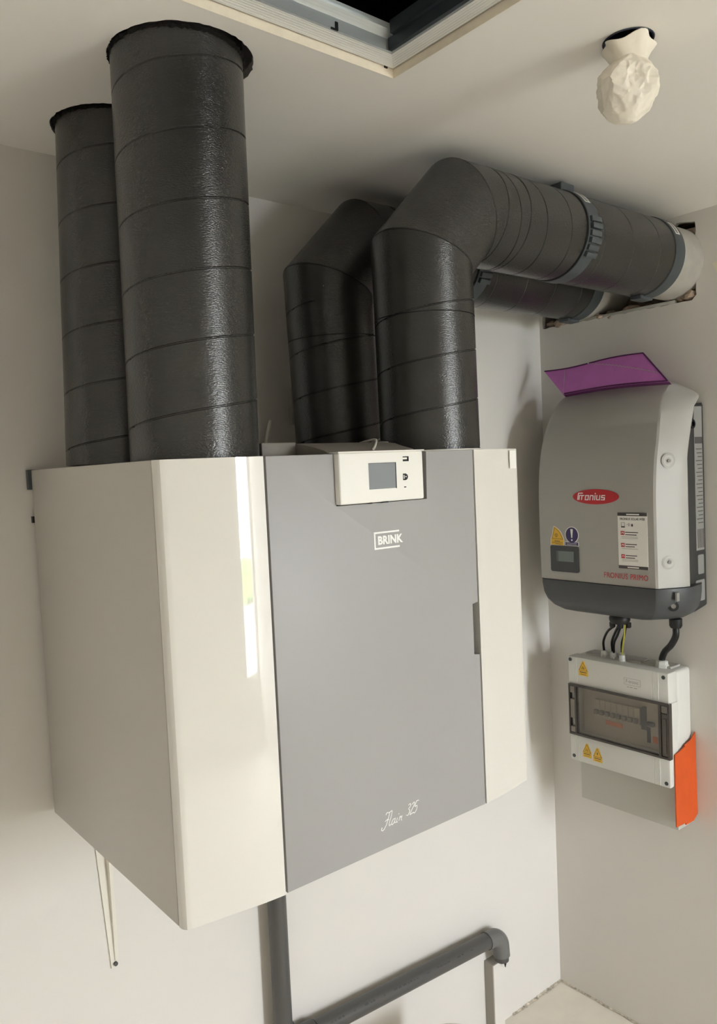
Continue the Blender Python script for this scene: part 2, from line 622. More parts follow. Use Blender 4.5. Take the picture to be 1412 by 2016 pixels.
# uneven filler line where the floor meets the walls
bm = BM()
q = random.Random(5)
prev = None
n = 60
for i in range(n + 1):
    x = 1.30 + (XW - 0.004 - 1.30) * i / n
    t = (x - 1.30) / 0.235
    wd = 0.003 + 0.007 * abs(noise.noise(Vector((x * 60, 0, 0)))) + q.uniform(0, 0.003) + 0.003 * t
    row = [bm.verts.new((x, -0.0005, 0.003 + q.uniform(0, 0.003))), bm.verts.new((x, -wd, 0.0012))]
    if prev:
        bm.faces.new((prev[0], prev[1], row[1], row[0]))
    prev = row
prev = None
for i in range(40):
    y = -0.004 - i * 0.012
    row = [bm.verts.new((XW - 0.0005, y, 0.004)), bm.verts.new((XW - 0.004 - q.uniform(0, 0.003), y, 0.0012))]
    if prev:
        bm.faces.new((prev[0], prev[1], row[1], row[0]))
    prev = row
link_mesh('trim_1', bm, mat('cracked_filler', (186, 178, 162), 0.95, spec=0.05, var=0.5, vscale=110), kind='structure')

# outdoors beyond the doorway
box_obj('ground', (-6, -14, -0.22), (8, FRONT_Y - 0.12, -0.12), MAT['gravel'], kind='structure')
bm = BM()
vs = bmesh.ops.create_grid(bm, x_segments=60, y_segments=16, size=1)['verts']
for v in vs:
    x, t = v.co.x * 5.5, (v.co.y + 1) / 2
    a = t * PI
    z = -0.12 + 0.50 * math.sin(a) ** 0.6
    y = -10.5 - 0.8 * math.cos(a)
    p = Vector((x + 1, y, z))
    v.co = p + Vector((0, 0.2, 0.25)) * noise.noise(p * 2.3) + Vector((0, 0.1, 0.1)) * noise.noise(p * 7)
o = link_mesh('garden_hedge', bm, MAT['hedge'], smooth=60)
place_mesh(o, (1, -10.5, -0.12))
tag(o, 'clipped green hedge across the paving outside the window', 'hedge')

# ------------------------------------------------------------------ heat recovery unit
UW, UB, UT = 0.747, 1.0457, 1.6957
hrv = thing('ventilation_unit', 'large white wall-hung ventilation unit with grey door and small display', 'ventilation unit', (UW / 2, -0.012, UB))
box_obj('casing', (0.0015, -0.53, UB + 0.001), (UW - 0.0015, -0.012, UT - 0.0015), MAT['enamel'], hrv, bev=0.002)
box_obj('side_panel', (0.0, -0.531, UB), (0.0035, -0.014, UT), MAT['enamel'], hrv, bev=0.001, label='plain cream side sheet')
box_obj('side_panel', (UW - 0.0035, -0.531, UB), (UW, -0.014, UT), MAT['enamel'], hrv, bev=0.001)


def front_profile(xa, ya, xb, yb, ret):
    """plan outline of a bowed front wing from outer corner (xa) to the door seam (xb)"""
    s = 1 if xb > xa else -1
    L = abs(xb - xa)
    pts = [(xa, ret), (xa, ya + 0.011), (xa + s * 0.0015, ya + 0.006), (xa + s * 0.005, ya + 0.0018), (xa + s * 0.009, ya)]
    n = 36
    for i in range(1, n + 1):
        t = i / n
        d = L - 0.009
        # flat outer facet at 8 degrees, a soft bend, inner facet at 3.8 degrees
        y, m_ = ya, 40
        for j in range(m_):
            tt = (j + 0.5) / m_ * t
            kk = min(1, max(0, (tt - 0.62) / 0.30))
            kk = kk * kk * (3 - 2 * kk)
            y -= math.tan(math.radians(8.0 - 4.2 * kk)) * d * t / m_
        pts.append((xa + s * (0.009 + d * t), y))
    pts.append((xb, ret))
    return pts


for name, prof in (('front_wing', front_profile(0.0, -0.5495, 0.1555, -0.567, -0.533)),
                   ('front_wing', front_profile(UW, -0.5495, 0.6015, -0.567, -0.533))):
    bm = BM()
    lo = [bm.verts.new((x, y, UB)) for x, y in prof]
    hi = [bm.verts.new((x, y, UT)) for x, y in prof]
    k = len(prof)
    for i in range(k):
        bm.faces.new((lo[i], lo[(i + 1) % k], hi[(i + 1) % k], hi[i]))
    bm.faces.new(hi)
    bm.faces.new(lo[::-1])
    link_mesh(name, bm, MAT['gloss'], hrv, smooth=25, label='bowed glossy white front wing')
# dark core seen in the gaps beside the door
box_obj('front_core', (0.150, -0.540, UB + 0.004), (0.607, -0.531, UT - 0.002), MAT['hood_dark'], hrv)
# door with the cut-out for the display
DX0, DX1, DY = 0.1605, 0.5985, -0.566
CX0, CX1, CZ0 = 0.284, 0.4815, 1.6135
pl = Plane((0, DY, 0), (1, 0, 0), (0, 0, 1))
hx, hz0, hz1 = 0.5825, 1.326, 1.420                # finger recess
outline = [(DX0, UB), (DX1, UB), (DX1, hz0), (hx, hz0), (hx, hz1), (DX1, hz1), (DX1, UT), (CX1, UT), (CX1, CZ0), (CX0, CZ0), (CX0, UT), (DX0, UT)]
bm = BM()
f = add_poly(bm, pl, outline, -0.024, 0.0)
bmesh.ops.bevel(bm, geom=list(f.edges), offset=0.0012, segments=2, profile=0.5, affect='EDGES')
door = link_mesh('door', bm, MAT['door'], hrv, smooth=30, label='flat mid grey door')
bm = BM()                                         # sloping floor of the finger recess
v = [bm.verts.new(p) for p in ((hx, DY - 0.0, hz1 - 0.002), (hx, DY - 0.0, hz0 + 0.002), (DX1 - 0.001, DY + 0.020, hz0 + 0.002), (DX1 - 0.001, DY + 0.020, hz1 - 0.002))]
bm.faces.new(v)
e = bmesh.ops.extrude_face_region(bm, geom=bm.faces[:])
for vv in [g for g in e['geom'] if isinstance(g, bmesh.types.BMVert)]:
    vv.co.y += 0.003
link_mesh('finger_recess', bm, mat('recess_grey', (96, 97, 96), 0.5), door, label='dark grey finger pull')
# display console
con = box_obj('display_console', (0.285, -0.578, 1.6165), (0.4635, -0.545, UT + 0.001), MAT['label'], hrv, bev=0.003, seg=3, label='white console plate')
pc = Plane((0, -0.578, 0), (1, 0, 0), (0, 0, 1))
flat('screen', pc, rect(0.3435, 1.6375, 0.4005, 1.6785), -0.0005, 0.0003, MAT['screen'], con, label='grey touch screen')
bm = BM()
add_poly(bm, pc, rect(0.4000, 1.637, 0.4018, 1.679), -0.0005, 0.0006)
add_poly(bm, pc, rect(0.3435, 1.6784, 0.4018, 1.6791), -0.0005, 0.0006)
link_mesh('screen_edge', bm, MAT['black'], con)
bm = BM()
for y0, y1 in ((1.6862, 1.6880), (1.6800, 1.6832)):
    add_poly(bm, pc, rect(0.4175, y0, 0.4305, y1), 0, 0.0004)
add_poly(bm, pc, rect(0.4270, 1.6800, 0.4305, 1.6880), 0, 0.0004)
link_mesh('usb_port', bm, MAT['black'], con, kind='stuff')
bm = BM()
add_poly(bm, pc, [(0.4165, 1.6490), (0.4225, 1.6490), (0.4262, 1.6510), (0.4275, 1.6545), (0.4262, 1.6580), (0.4225, 1.6600), (0.4165, 1.6600)], 0, 0.0004)
socket = link_mesh('service_socket', bm, MAT['black'], con)
bm = BM()
add_poly(bm, pc, rect(0.4180, 1.6515, 0.4193, 1.6575), 0.0004, 0.0006)
add_poly(bm, pc, rect(0.4215, 1.6540, 0.4240, 1.6556), 0.0004, 0.0006)
link_mesh('socket_icon', bm, MAT['print_white'], socket, kind='stuff')
flat('indicator_slot', pc, rect(0.4180, 1.6370, 0.4225, 1.6387), 0, 0.0004, MAT['black'], con)
box_obj('console_clip', (0.345, -0.5775, 1.6148), (0.349, -0.566, 1.6168), MAT['black'], con)
box_obj('console_clip', (0.370, -0.5775, 1.6148), (0.383, -0.566, 1.6168), MAT['black'], con)

# BRINK lettering and frame
pd = Plane((0, DY, 0), (1, 0, 0), (0, 0, 1))
bm = BM()
add_stroke(bm, pd, [(0.4135, 1.5663), (0.3600, 1.5663), (0.3600, 1.5407), (0.4135, 1.5407)], 0.0028, 0, 0.0004)
text_mesh(bm, pd, 'BRINK', 0.3660, 1.5473, 0.0186, 0.0004, wid=0.98, bold=0.0008, space=1.03)
link_mesh('door_logo', bm, MAT['print_white'], door, label='white boxed logo print')
# "Flair 325" in pen strokes
bm = BM()


def script(strokes, x, y, s, wd, pl=pd, sh=0.36):
    for st in strokes:
        pts = curve_pts([(a, b, 0) for a, b in st], 5) if len(st) > 2 else [Vector((a, b, 0)) for a, b in st]
        add_stroke(bm, pl, [(x + (p.x + sh * p.y) * s, y + p.y * s) for p in pts], wd, 0, 0.0004)


S = 0.0260
script([[(0.62, 1.0), (0.35, .93), (0.18, .98), (0.08, .86)],
        [(0.42, .93), (0.40, .55), (0.33, .15), (0.16, -.12), (-.02, -.08), (-.02, .10)],
        [(0.16, .42), (0.34, .50), (0.50, .44)],
        [(0.62, 1.0), (0.66, .70), (0.60, .25), (0.66, .02), (0.80, .08)],
        [(1.10, .36), (0.92, .34), (0.84, .14), (0.92, .0), (1.06, .10), (1.12, .36), (1.12, .08), (1.24, .06)],
        [(1.32, .34), (1.30, .06), (1.42, .04)], [(1.36, .54), (1.40, .60)],
        [(1.52, .08), (1.56, .36), (1.64, .26), (1.74, .34), (1.74, .10), (1.84, .02)]], 0.3480, 1.0815, S * 0.92, 0.0011)
script([[(2.30, .78), (2.44, .86), (2.56, .70), (2.40, .50), (2.56, .34), (2.46, .04), (2.26, .10)],
        [(2.70, .72), (2.86, .86), (2.94, .66), (2.66, .04), (2.98, .08)],
        [(3.36, .86), (3.12, .84), (3.06, .48), (3.28, .50), (3.32, .20), (3.14, .0), (3.00, .10)]], 0.3520, 1.0855, S * 0.84, 0.0011)
link_mesh('model_lettering', bm, MAT['print_white'], door, label='white handwritten style lettering')
# blank sticker where the code was printed
px = Plane((0, -0.5565, 0), Vector((1, 0.055, 0)), (0, 0, 1))
flat('sticker', Plane((0.711, -0.5565, 0), (1, 0.125, 0), (0, 0, 1)), rect(0, 1.658, 0.021, 1.692), 0.0, 0.0006, MAT['label'], hrv, label='small white sticker')
# lid hump behind the console
bm = BM()
prof = [(-0.560, UT - 0.001), (-0.545, UT + 0.006), (-0.52, UT + 0.012), (-0.49, UT + 0.0175), (-0.455, UT + 0.0215), (-0.40, UT + 0.0235), (-0.25, UT + 0.0235), (-0.25, UT - 0.001)]
xs = (0.283, 0.470)
cols = [[bm.verts.new((x + (0.012 if (j and y > -0.5) else 0) * j, y, z)) for y, z in prof] for j, x in enumerate(xs)]
k = len(prof)
for i in range(k):
    bm.faces.new((cols[0][i], cols[0][(i + 1) % k], cols[1][(i + 1) % k], cols[1][i]))
bm.faces.new(cols[0])
bm.faces.new(cols[1][::-1])
lid = link_mesh('filter_lid', bm, MAT['hood'], hrv, smooth=25, label='raised grey lid')
box_obj('lid_shoulder', (0.216, -0.470, UT - 0.001), (0.2825, -0.25, UT + 0.0232), MAT['hood'], lid, bev=0.002)
box_obj('lid_shoulder', (0.4825, -0.440, UT - 0.001), (0.512, -0.25, UT + 0.0232), MAT['hood'], lid, bev=0.002)
box_obj('lid_front_lip', (0.2835, -0.579, UT + 0.0010), (0.466, -0.556, UT + 0.0028), MAT['label'], lid)
# mounting rail end at the wall
box_obj('mounting_rail', (-0.006, -0.014, UT - 0.036), (0.03, -0.0005, UT + 0.001), MAT['ring'], hrv, bev=0.001)
box_obj('wall_pad', (-0.0015, -0.012, UT - 0.098), (0.02, -0.0005, UT - 0.086), MAT['black'], hrv)
box_obj('wall_pad', (0.05, -0.012, UB + 0.04), (0.10, -0.0005, UB + 0.09), MAT['black'], hrv)

# ------------------------------------------------------------------ insulated ducts
def torn_fringe(name, c, r, z, seed, parent):
    bm = BM()
    q = random.Random(seed)
    n = 150
    a0, b0, c0 = [], [], []
    for k in range(n):
        a = 2 * PI * k / n
        d = Vector((math.cos(a), math.sin(a), 0))
        C0 = Vector((c[0], c[1], 0))
        a0.append(bm.verts.new(C0 + d * (r - 0.001) + Vector((0, 0, z - 0.004 - q.uniform(0, 0.003)))))
        b0.append(bm.verts.new(C0 + d * (r + 0.0015 + q.uniform(0, 0.0040)) + Vector((0, 0, z - 0.0006 - q.uniform(0, 0.0012)))))
        c0.append(bm.verts.new(C0 + d * (r - 0.001) + Vector((0, 0, z + 0.002))))
    for k in range(n):
        j = (k + 1) % n
        bm.faces.new((a0[k], a0[j], b0[j], b0[k]))
        bm.faces.new((b0[k], b0[j], c0[j], c0[k]))
    return link_mesh(name, bm, MAT['foam_torn'], parent)


for (bx, by), (tx, ty), lab, ph, seed in ((FLb, FLt, 'thick dark grey insulated duct rising from front left of unit to ceiling', 0.050, 21),
                                           (BLb, BLt, 'dark grey insulated duct rising to ceiling behind the front left duct', 0.028, 22)):
    d = thing('insulated_duct', lab, 'duct', (bx, by, UT), group='dark foam ducts on the unit')
    top = ZC + 0.05
    k = (top - UT) / (ZC - UT)
    bm = spiral_pipe(BM(), (bx, by, UT + 0.0005), (bx + (tx - bx) * k, by + (ty - by) * k, top), RD, 0.097, ph, hand=1)
    link_mesh('duct_body', bm, MAT['foam'], d, smooth=35, m2=MAT['seam'])
    torn_fringe('torn_edge', (tx, ty), RD, ZC, seed, d)


def elbow_duct(bx, by, tx, ty, hy, hz, z1, x2, xend, lab, ph, ringx, seed, hide_first=False):
    d = thing('insulated_duct', lab, 'duct', (bx, by, UT), group='dark foam ducts on the unit')
    k = (z1 - UT) / (2.1 - UT)
    c1 = Vector((bx + (tx - bx) * k, by + (ty - by) * k, z1))
    bm = spiral_pipe(BM(), (bx, by, UT + 0.0005), c1 + (c1 - Vector((bx, by, UT))).normalized() * -0.040, RD, 0.093, ph, hand=1)
    link_mesh('riser', bm, MAT['foam'], d, smooth=35, m2=MAT['seam'])
    c2 = Vector((x2, hy, hz))
    # elbow: three mitred pieces
    up = (c1 - Vector((bx, by, UT))).normalized()
    path = [c1 - up * 0.040, c1, c2, c2 + Vector((0.045, 0, 0))]
    bm = BM()
    g = 0.0012
    dirs = [(path[i + 1] - path[i]).normalized() for i in range(3)]
    pts, rad = [path[0]], [RD]
    # groove rows on each side of a mitre
    n = 72
    u, v = frame_of(dirs[0])
    rows = []

    def ring(p, dcur, t, r):
        out = []
        for kk in range(n):
            a = 2 * PI * kk / n
            off = (u * math.cos(a) + v * math.sin(a)) * r
            off = off - dcur * (off.dot(t) / dcur.dot(t))
            out.append(bm.verts.new(p + off))
        rows.append(out)

    ring(path[0], dirs[0], dirs[0], RD)
    for i in (1, 2):
        t = (dirs[i - 1] + dirs[i]).normalized()
        ring(path[i] - dirs[i - 1] * 0.0022, dirs[i - 1], t, RD)
        ring(path[i] - dirs[i - 1] * 0.0006, dirs[i - 1], t, RD - 0.0016)
        qd = dirs[i - 1].rotation_difference(dirs[i])
        u = qd @ u
        v = qd @ v
        ring(path[i] + dirs[i] * 0.0006, dirs[i], t, RD - 0.0016)
        ring(path[i] + dirs[i] * 0.0022, dirs[i], t, RD)
    ring(path[3], dirs[2], dirs[2], RD)
    for i in range(len(rows) - 1):
        for kk in range(n):
            f_ = bm.faces.new((rows[i][kk], rows[i][(kk + 1) % n], rows[i + 1][(kk + 1) % n], rows[i + 1][kk]))
            if i in (2, 6):
                f_.material_index = 1
    bm.faces.new(rows[0][::-1])
    bm.faces.new(rows[-1])
    link_mesh('elbow', bm, MAT['foam'], d, smooth=30, m2=MAT['seam'])
    # horizontal run in two lengths with a clamp between
    xs0 = x2 + 0.045
    bm = spiral_pipe(BM(), (xs0, hy, hz), (ringx, hy, hz), RD, 0.083, 0.036, hand=1)
    link_mesh('run', bm, MAT['foam'], d, smooth=35, m2=MAT['seam'])
    bm = spiral_pipe(BM(), (ringx, hy, hz), (xend, hy, hz), RD, 0.115, 0.062, hand=1, gd=0.0010)
    link_mesh('run', bm, MAT['foam'], d, smooth=35, m2=MAT['seam'])
    bm = BM()
    add_ring(bm, (ringx - 0.003, hy, hz), (ringx + 0.003, hy, hz), RD - 0.01, RD + 0.0012, 64)
    link_mesh('joint_gap', bm, MAT['seam'], d, smooth=30)
    axis = (c1 - Vector((bx, by, UT))).normalized()
    for p_, dr in ((Vector((bx, by, UT)) + axis * 0.256, axis), (Vector((xs0, hy, hz)), Vector((1, 0, 0))), (Vector((xs0 + 0.068, hy, hz)), Vector((1, 0, 0)))):
        link_mesh('joint_seam', add_ring(BM(), p_ - dr * 0.0009, p_ + dr * 0.0009, RD - 0.004, RD + 0.0004, 72, 0.0003), MAT['seam'], d, smooth=30)
    for xa, wdt, tagg in ((ringx + 0.003, 0.040, 1), (xend - 0.012, 0.042, 2)):
        cl = link_mesh('clamp_ring', add_ring(BM(), (xa, hy, hz), (xa + wdt, hy, hz), RD - 0.004, RD + 0.0022, 72), MAT['ring'], d, smooth=30)
        bm = BM()
        if tagg == 1:
            add_box(bm, (xa - 0.006, hy - 0.034, hz + RD - 0.004), (xa + 0.042, hy + 0.016, hz + RD + 0.013), 0.002)
            link_mesh('top_lug', bm, MAT['ring'], cl)
            bm = BM()
            for i in range(6):                       # ribbed buckle on the side facing the room
                a = math.radians(8 - i * 8.5)
                cc = Vector((xa + 0.021, hy - math.cos(a) * (RD + 0.004), hz + math.sin(a) * (RD + 0.004)))
                sz = 0.0065 if i % 2 else 0.0045
                r_ = Matrix.Rotation(-a, 4, 'X')
                b2 = BM()
                add_box(b2, (-0.017, -sz, -0.0058), (0.019, 0.004, 0.0058), 0.0012)
                b2.transform(Matrix.Translation(cc) @ r_)
                me = bpy.data.meshes.new('tmp')
                b2.to_mesh(me)
                bm.from_mesh(me)
                bpy.data.meshes.remove(me)
                b2.free()
            link_mesh('buckle', bm, MAT['ring'], cl, smooth=30)
        else:
            add_box(bm, (xa - 0.012, hy - 0.008, hz - RD - 0.008), (xa + 0.042, hy + 0.024, hz - RD + 0.003), 0.002)
            link_mesh('bottom_lug', bm, MAT['ring'], cl)
        # barcode label wrapped on the ring
        bm = BM()
        a0, a1 = (58, 33) if tagg == 1 else (46, 22)
        prev = None
        for i in range(9):
            a = math.radians(a0 + (a1 - a0) * i / 8)
            rw = [bm.verts.new((xq, hy - math.cos(a) * (RD + 0.0027), hz + math.sin(a) * (RD + 0.0027))) for xq in (xa + 0.010, xa + 0.030)]
            if prev:
                bm.faces.new((prev[0], prev[1], rw[1], rw[0]))
            prev = rw
        lb = link_mesh('clamp_label', bm, MAT['label'], cl, label='white printed label')
        bm = BM()
        for i in range(16):
            a = math.radians(a0 + (a1 - a0) * (0.12 + 0.76 * i / 15))
            da = math.radians(0.35 if i % 3 else 0.6)
            q4 = []
            for aa, xq in ((a - da, xa + 0.014), (a - da, xa + 0.024), (a + da, xa + 0.024), (a + da, xa + 0.014)):
                q4.append(bm.verts.new((xq, hy - math.cos(aa) * (RD + 0.003), hz + math.sin(aa) * (RD + 0.003))))
            bm.faces.new(q4)
        link_mesh('printed_bars', bm, MAT['ink'], cl, kind='stuff')
    bm = BM()
    add_ring(bm, (xend + 0.018, hy, hz), (XW + 0.10, hy, hz), 0.08, 0.0915, 64)
    link_mesh('wall_sleeve', bm, MAT['pipe_white'], d, smooth=30, label='white pipe end, greyed as if in shade, entering the wall')
    return d


elbow_duct(0.630, -0.427, 0.6265, -0.427, -0.430, 2.170, 2.068, 0.727, 1.405,
           'dark grey insulated duct bending from the unit right into the wall opening, nearer one', 0.066, 1.030, 31)
elbow_duct(0.617, -0.160, 0.603, -0.160, -0.160, 2.165, 2.063, 0.705, 1.475,
           'shadowed dark grey insulated duct bending into the wall behind the nearer bent duct', 0.040, 0.99, 32)

# white sealant ring under the right front duct
bm = BM()
add_ring(bm, (0.630, -0.427, UT - 0.0005), (0.630, -0.427, UT + 0.004), 0.085, 0.0995, 64)
link_mesh('duct_collar', bm, MAT['label'], hrv)

# ------------------------------------------------------------------ loft hatch
hat = thing('loft_hatch', 'open white framed loft hatch in ceiling with dark loft above', 'loft hatch', ((HAT[0] + HAT[2]) / 2, (HAT[1] + HAT[3]) / 2, ZC))


def rect_sweep(prof, name, m, parent, **k):
    bm = BM()
    x0, y0, x1, y1 = HAT
    rows = []
    for ins, z in prof:
        rows.append([bm.verts.new(p) for p in ((x0 + ins, y0 + ins, z), (x1 - ins, y0 + ins, z), (x1 - ins, y1 - ins, z), (x0 + ins, y1 - ins, z))])
    for i in range(len(rows) - 1):
        for kk in range(4):
            bm.faces.new((rows[i][kk], rows[i][(kk + 1) % 4], rows[i + 1][(kk + 1) % 4], rows[i + 1][kk]))
    return link_mesh(name, bm, m, parent, **k)


rect_sweep([(0.0, ZC - 0.0004), (0.0006, ZC - 0.0004), (0.0007, ZC + 0.0150), (0.0012, ZC + 0.0155)], 'plasterboard_edge', MAT['edge_cream'], hat)
rect_sweep([(0.0012, ZC + 0.0155), (0.0026, ZC + 0.0155), (0.0028, ZC + 0.0135)], 'shadow_gap', MAT['seam'], hat)
pr_ = [(0.0028, ZC + 0.0135), (0.0050, ZC + 0.0120)]
for i in range(6):
    a, zz = 0.0055 + i * 0.0042, ZC + 0.0122 + i * 0.0007
    pr_ += [(a, zz), (a + 0.0034, zz + 0.0004), (a + 0.0036, zz + 0.0009)]
rect_sweep(pr_, 'ribbed_flange', MAT['galv'], hat)
bz = pr_[-1][1]
rect_sweep([(0.0305, bz), (0.0330, bz + 0.001), (0.0335, bz + 0.018)], 'upstand', MAT['galv2'], hat)
pr2 = [(0.0335, bz + 0.018)]
for i in range(3):
    pr2 += [(0.0345 + i * 0.0035, bz + 0.0190 + i * 0.0027), (0.0372 + i * 0.0035, bz + 0.0212 + i * 0.0027)]
pr2 += [(0.0452, bz + 0.030), (0.0460, bz + 0.034)]
rect_sweep(pr2, 'inner_liner', MAT['galv2'], hat)
rail = box_obj('shade_rail', (HAT[2] - 0.0400, HAT[1] + 0.036, bz + 0.0012), (HAT[2] - 0.0335, HAT[3] - 0.0345, bz + 0.0185), MAT['rail'], hat, label='hatch frame side coloured dark as shade')  # added bars, coloured dark to stand for the frame side in shade
box_obj('shade_rail_top', (HAT[2] - 0.0465, HAT[1] + 0.036, bz + 0.0188), (HAT[2] - 0.0340, HAT[3] - 0.0465, bz + 0.0380), MAT['rail'], rail)
bm = BM()
add_box(bm, (0.276, HAT[3] - 0.0345, ZC + 0.0170), (0.284, HAT[3] - 0.0320, ZC + 0.0190))
add_box(bm, (0.284, HAT[3] - 0.0345, ZC + 0.0170), (0.289, HAT[3] - 0.0320, ZC + 0.0290))
link_mesh('catch', bm, MAT['black'], hat)
box_obj('corner_clip', (HAT[2] - 0.020, HAT[3] - 0.0030, ZC + 0.011), (HAT[2] - 0.014, HAT[3] - 0.0004, ZC + 0.0145), MAT['black'], hat)

# ------------------------------------------------------------------ wrapped ceiling lamp
lamp = thing('ceiling_lamp', 'ceiling lamp wrapped in crumpled cream paper hanging from its hole', 'lamp', (LAMP[0], LAMP[1], ZC))
bm = BM()
n = 40
rows = []
for r, z in ((0.0375, ZC - 0.0006), (0.0365, ZC - 0.002), (0.0338, ZC - 0.0012), (0.0330, ZC + 0.03), (0.0, ZC + 0.031)):
    rows.append([bm.verts.new((LAMP[0] + r * math.cos(2 * PI * k / n), LAMP[1] + r * math.sin(2 * PI * k / n), z)) for k in range(n)])
for i in range(4):
    for k in range(n):
        bm.faces.new((rows[i][k], rows[i][(k + 1) % n], rows[i + 1][(k + 1) % n], rows[i + 1][k]))
link_mesh('recess_box', bm, MAT['bluering'], lamp, smooth=40)
bc = Vector((LAMP[0] - 0.004, LAMP[1] + 0.002, ZC - 0.070))
bm = BM()
vs = bmesh.ops.create_icosphere(bm, subdivisions=6, radius=1)['verts']


def ridge(p, s):
    return 1 - abs(noise.noise(p * s)) * 2


qq = random.Random(17)
PLANES = []
for i in range(26):
    zz = 1 - 2 * (i + 0.5) / 26
    aa = i * 2.39996 + qq.uniform(-.4, .4)
    PLANES.append((Vector((math.cos(aa) * math.sqrt(1 - zz * zz), math.sin(aa) * math.sqrt(1 - zz * zz), zz)), qq.uniform(0.82, 1.06)))
for v in vs:
    d = v.co.copy()
    t = d.z
    fac = 9.0
    for pn, po_ in PLANES:
        c_ = pn.dot(d)
        if c_ > 0.25:
            fac = min(fac, po_ / c_)
    prof_r = 0.0425 * (1 - 0.10 * max(0, -t) ** 2) * (1.0 if t < 0.3 else 1 - 0.42 * ((t - 0.3) / 0.7) ** 1.4)
    k = min(fac, 1.25) + 0.035 * ridge(d + Vector((3.1, 0.4, 9)), 1.8)
    v1 = noise.voronoi(d * 1.9 + Vector((2, 7, 1)))[0]
    v2 = noise.voronoi(d * 3.6 + Vector((4, 1, 3)))[0]
    k += 0.085 * (0.5 - min(1, (v1[1] - v1[0]) * 1.9)) + 0.040 * (0.5 - min(1, (v2[1] - v2[0]) * 1.9))
    tw = d.x * 0.5 + d.y * 0.3 + d.z * 0.9            # one long diagonal fold
    k += 0.055 * max(0, 1 - abs(tw + 0.1) * 7)
    q3 = Vector((d.x * prof_r * k, d.y * prof_r * k, d.z * 0.050 * (0.9 + 0.10 * k)))
    v.co = bc + q3
link_mesh('paper_wrap', bm, MAT['paperbag'], lamp, smooth=24, label='crumpled cream paper wrapping')
bm = BM()
rows = []
n = 48
for r, z in ((0.024, -0.046), (0.025, -0.032), (0.030, -0.019), (0.0365, -0.007), (0.0345, -0.0055), (0.026, -0.016)):
    row = []
    for k in range(n):
        a = 2 * PI * k / n
        f = 1 + 0.10 * math.sin(a * 5 + z * 90) + 0.06 * noise.noise(Vector((math.cos(a) * 2, math.sin(a) * 2, z * 60)))
        zz = z + 0.004 * math.sin(a * 3 + 1)
        row.append(bm.verts.new((LAMP[0] + r * f * math.cos(a), LAMP[1] + r * f * math.sin(a), min(ZC + zz, ZC - 0.002))))
    rows.append(row)
for i in range(len(rows) - 1):
    for k in range(n):
        bm.faces.new((rows[i][k], rows[i][(k + 1) % n], rows[i + 1][(k + 1) % n], rows[i + 1][k]))
link_mesh('paper_collar', bm, MAT['paperbag'], lamp, smooth=50, label='gathered paper neck')
for dx, dy, m in ((0.008, 0.006, MAT['wire_brown']), (0.014, 0.0, MAT['black'])):
    link_mesh('wire', add_tube(BM(), curve_pts([(LAMP[0] + dx, LAMP[1] + dy, ZC + 0.029), (LAMP[0] + dx + 0.004, LAMP[1] + dy, ZC + 0.008), (LAMP[0] + dx - 0.004, LAMP[1] + dy - 0.004, ZC - 0.014)], 5), 0.0022, 8), m, lamp, smooth=60)

# ------------------------------------------------------------------ solar inverter
# local plan: a = distance along the wall towards the room (world -y), depth = distance from the wall
inv = thing('solar_inverter', 'grey wall inverter with red oval badge and charcoal base', 'inverter', (XW, -0.35, 1.25))


def W(a, d, z):
    return Vector((XW - d, -a, z))


# side profile of the cover: (depth, z)
cp = [(0.199, 1.338), (0.2005, 1.45), (0.2005, 1.56), (0.196, 1.63), (0.186, 1.685), (0.170, 1.735), (0.148, 1.780), (0.120, 1.816), (0.092, 1.840), (0.066, 1.852), (0.045, 1.858)]


def smoothen(pts, k=5):
    return [(p.x, p.y) for p in curve_pts([(a, b, 0) for a, b in pts], k)]


cps = smoothen(cp, 4)
AL, AR = 0.114, 0.541          # left and right outer edges at the cover's flanks
bm = BM()
rows = []
for d, z in cps:
    # plan section at this height: (a, depth) from left flank to right flank
    e = max(0.0, (z - 1.70) / 0.16)
    d1 = max(d - 0.052, 0.035)                      # depth where the left flank starts
    df = min(0.120, max(0.036, 0.120 - 0.04 * max(0, (z - 1.66) / 0.13) ** 1.2 - 0.04 * max(0, (z - 1.79) / 0.05)))   # right flank edge
    ar = 0.528 - 0.075 * max(0, (z - 1.812) / 0.046) ** 1.3
    bl = 0.027 * (1 - 0.3 * e)
    al = AL + 0.010 * e
    be = min(ar - 0.008, 0.486 - 0.030 * max(0, (z - 1.70) / 0.16) ** 1.5)      # bevel crease
    w_ = d - df
    sec = [(al, 0.034), (al, d1 * 0.9), (al + 0.002, d1 + 0.02 * min(1, max(0, (d - 0.07) / 0.08))), (al + bl * .4, d - 0.010), (al + bl, d - 0.001), (al + bl + 0.006, d),
           (be - 0.004, d), (be + 0.002, d - w_ * 0.04), (be + (ar - be) * .45, d - w_ * 0.40), (be + (ar - be) * .78, d - w_ * 0.70), (be + (ar - be) * .93, d - w_ * 0.87), (ar, df), (ar - 0.0005, df - 0.004), (ar - 0.004, df - 0.006), (ar - 0.022, df - 0.007), (ar - 0.04, df - 0.007)]
    sec = [(a, max(0.034, dd)) for a, dd in sec]
    rows.append([bm.verts.new(W(a, dd, z)) for a, dd in sec])
for i in range(len(rows) - 1):
    for k in range(len(rows[0]) - 1):
        bm.faces.new((rows[i][k], rows[i][k + 1], rows[i + 1][k + 1], rows[i + 1][k]))
bm.faces.new(rows[0])
bm.faces.new(rows[-1][::-1])
top = [bm.verts.new(W(a, 0.035, 1.868)) for a in (AL + 0.008, AR - 0.006)]
link_mesh('cover', bm, MAT['inv'], inv, smooth=22, label='warm grey painted cover')
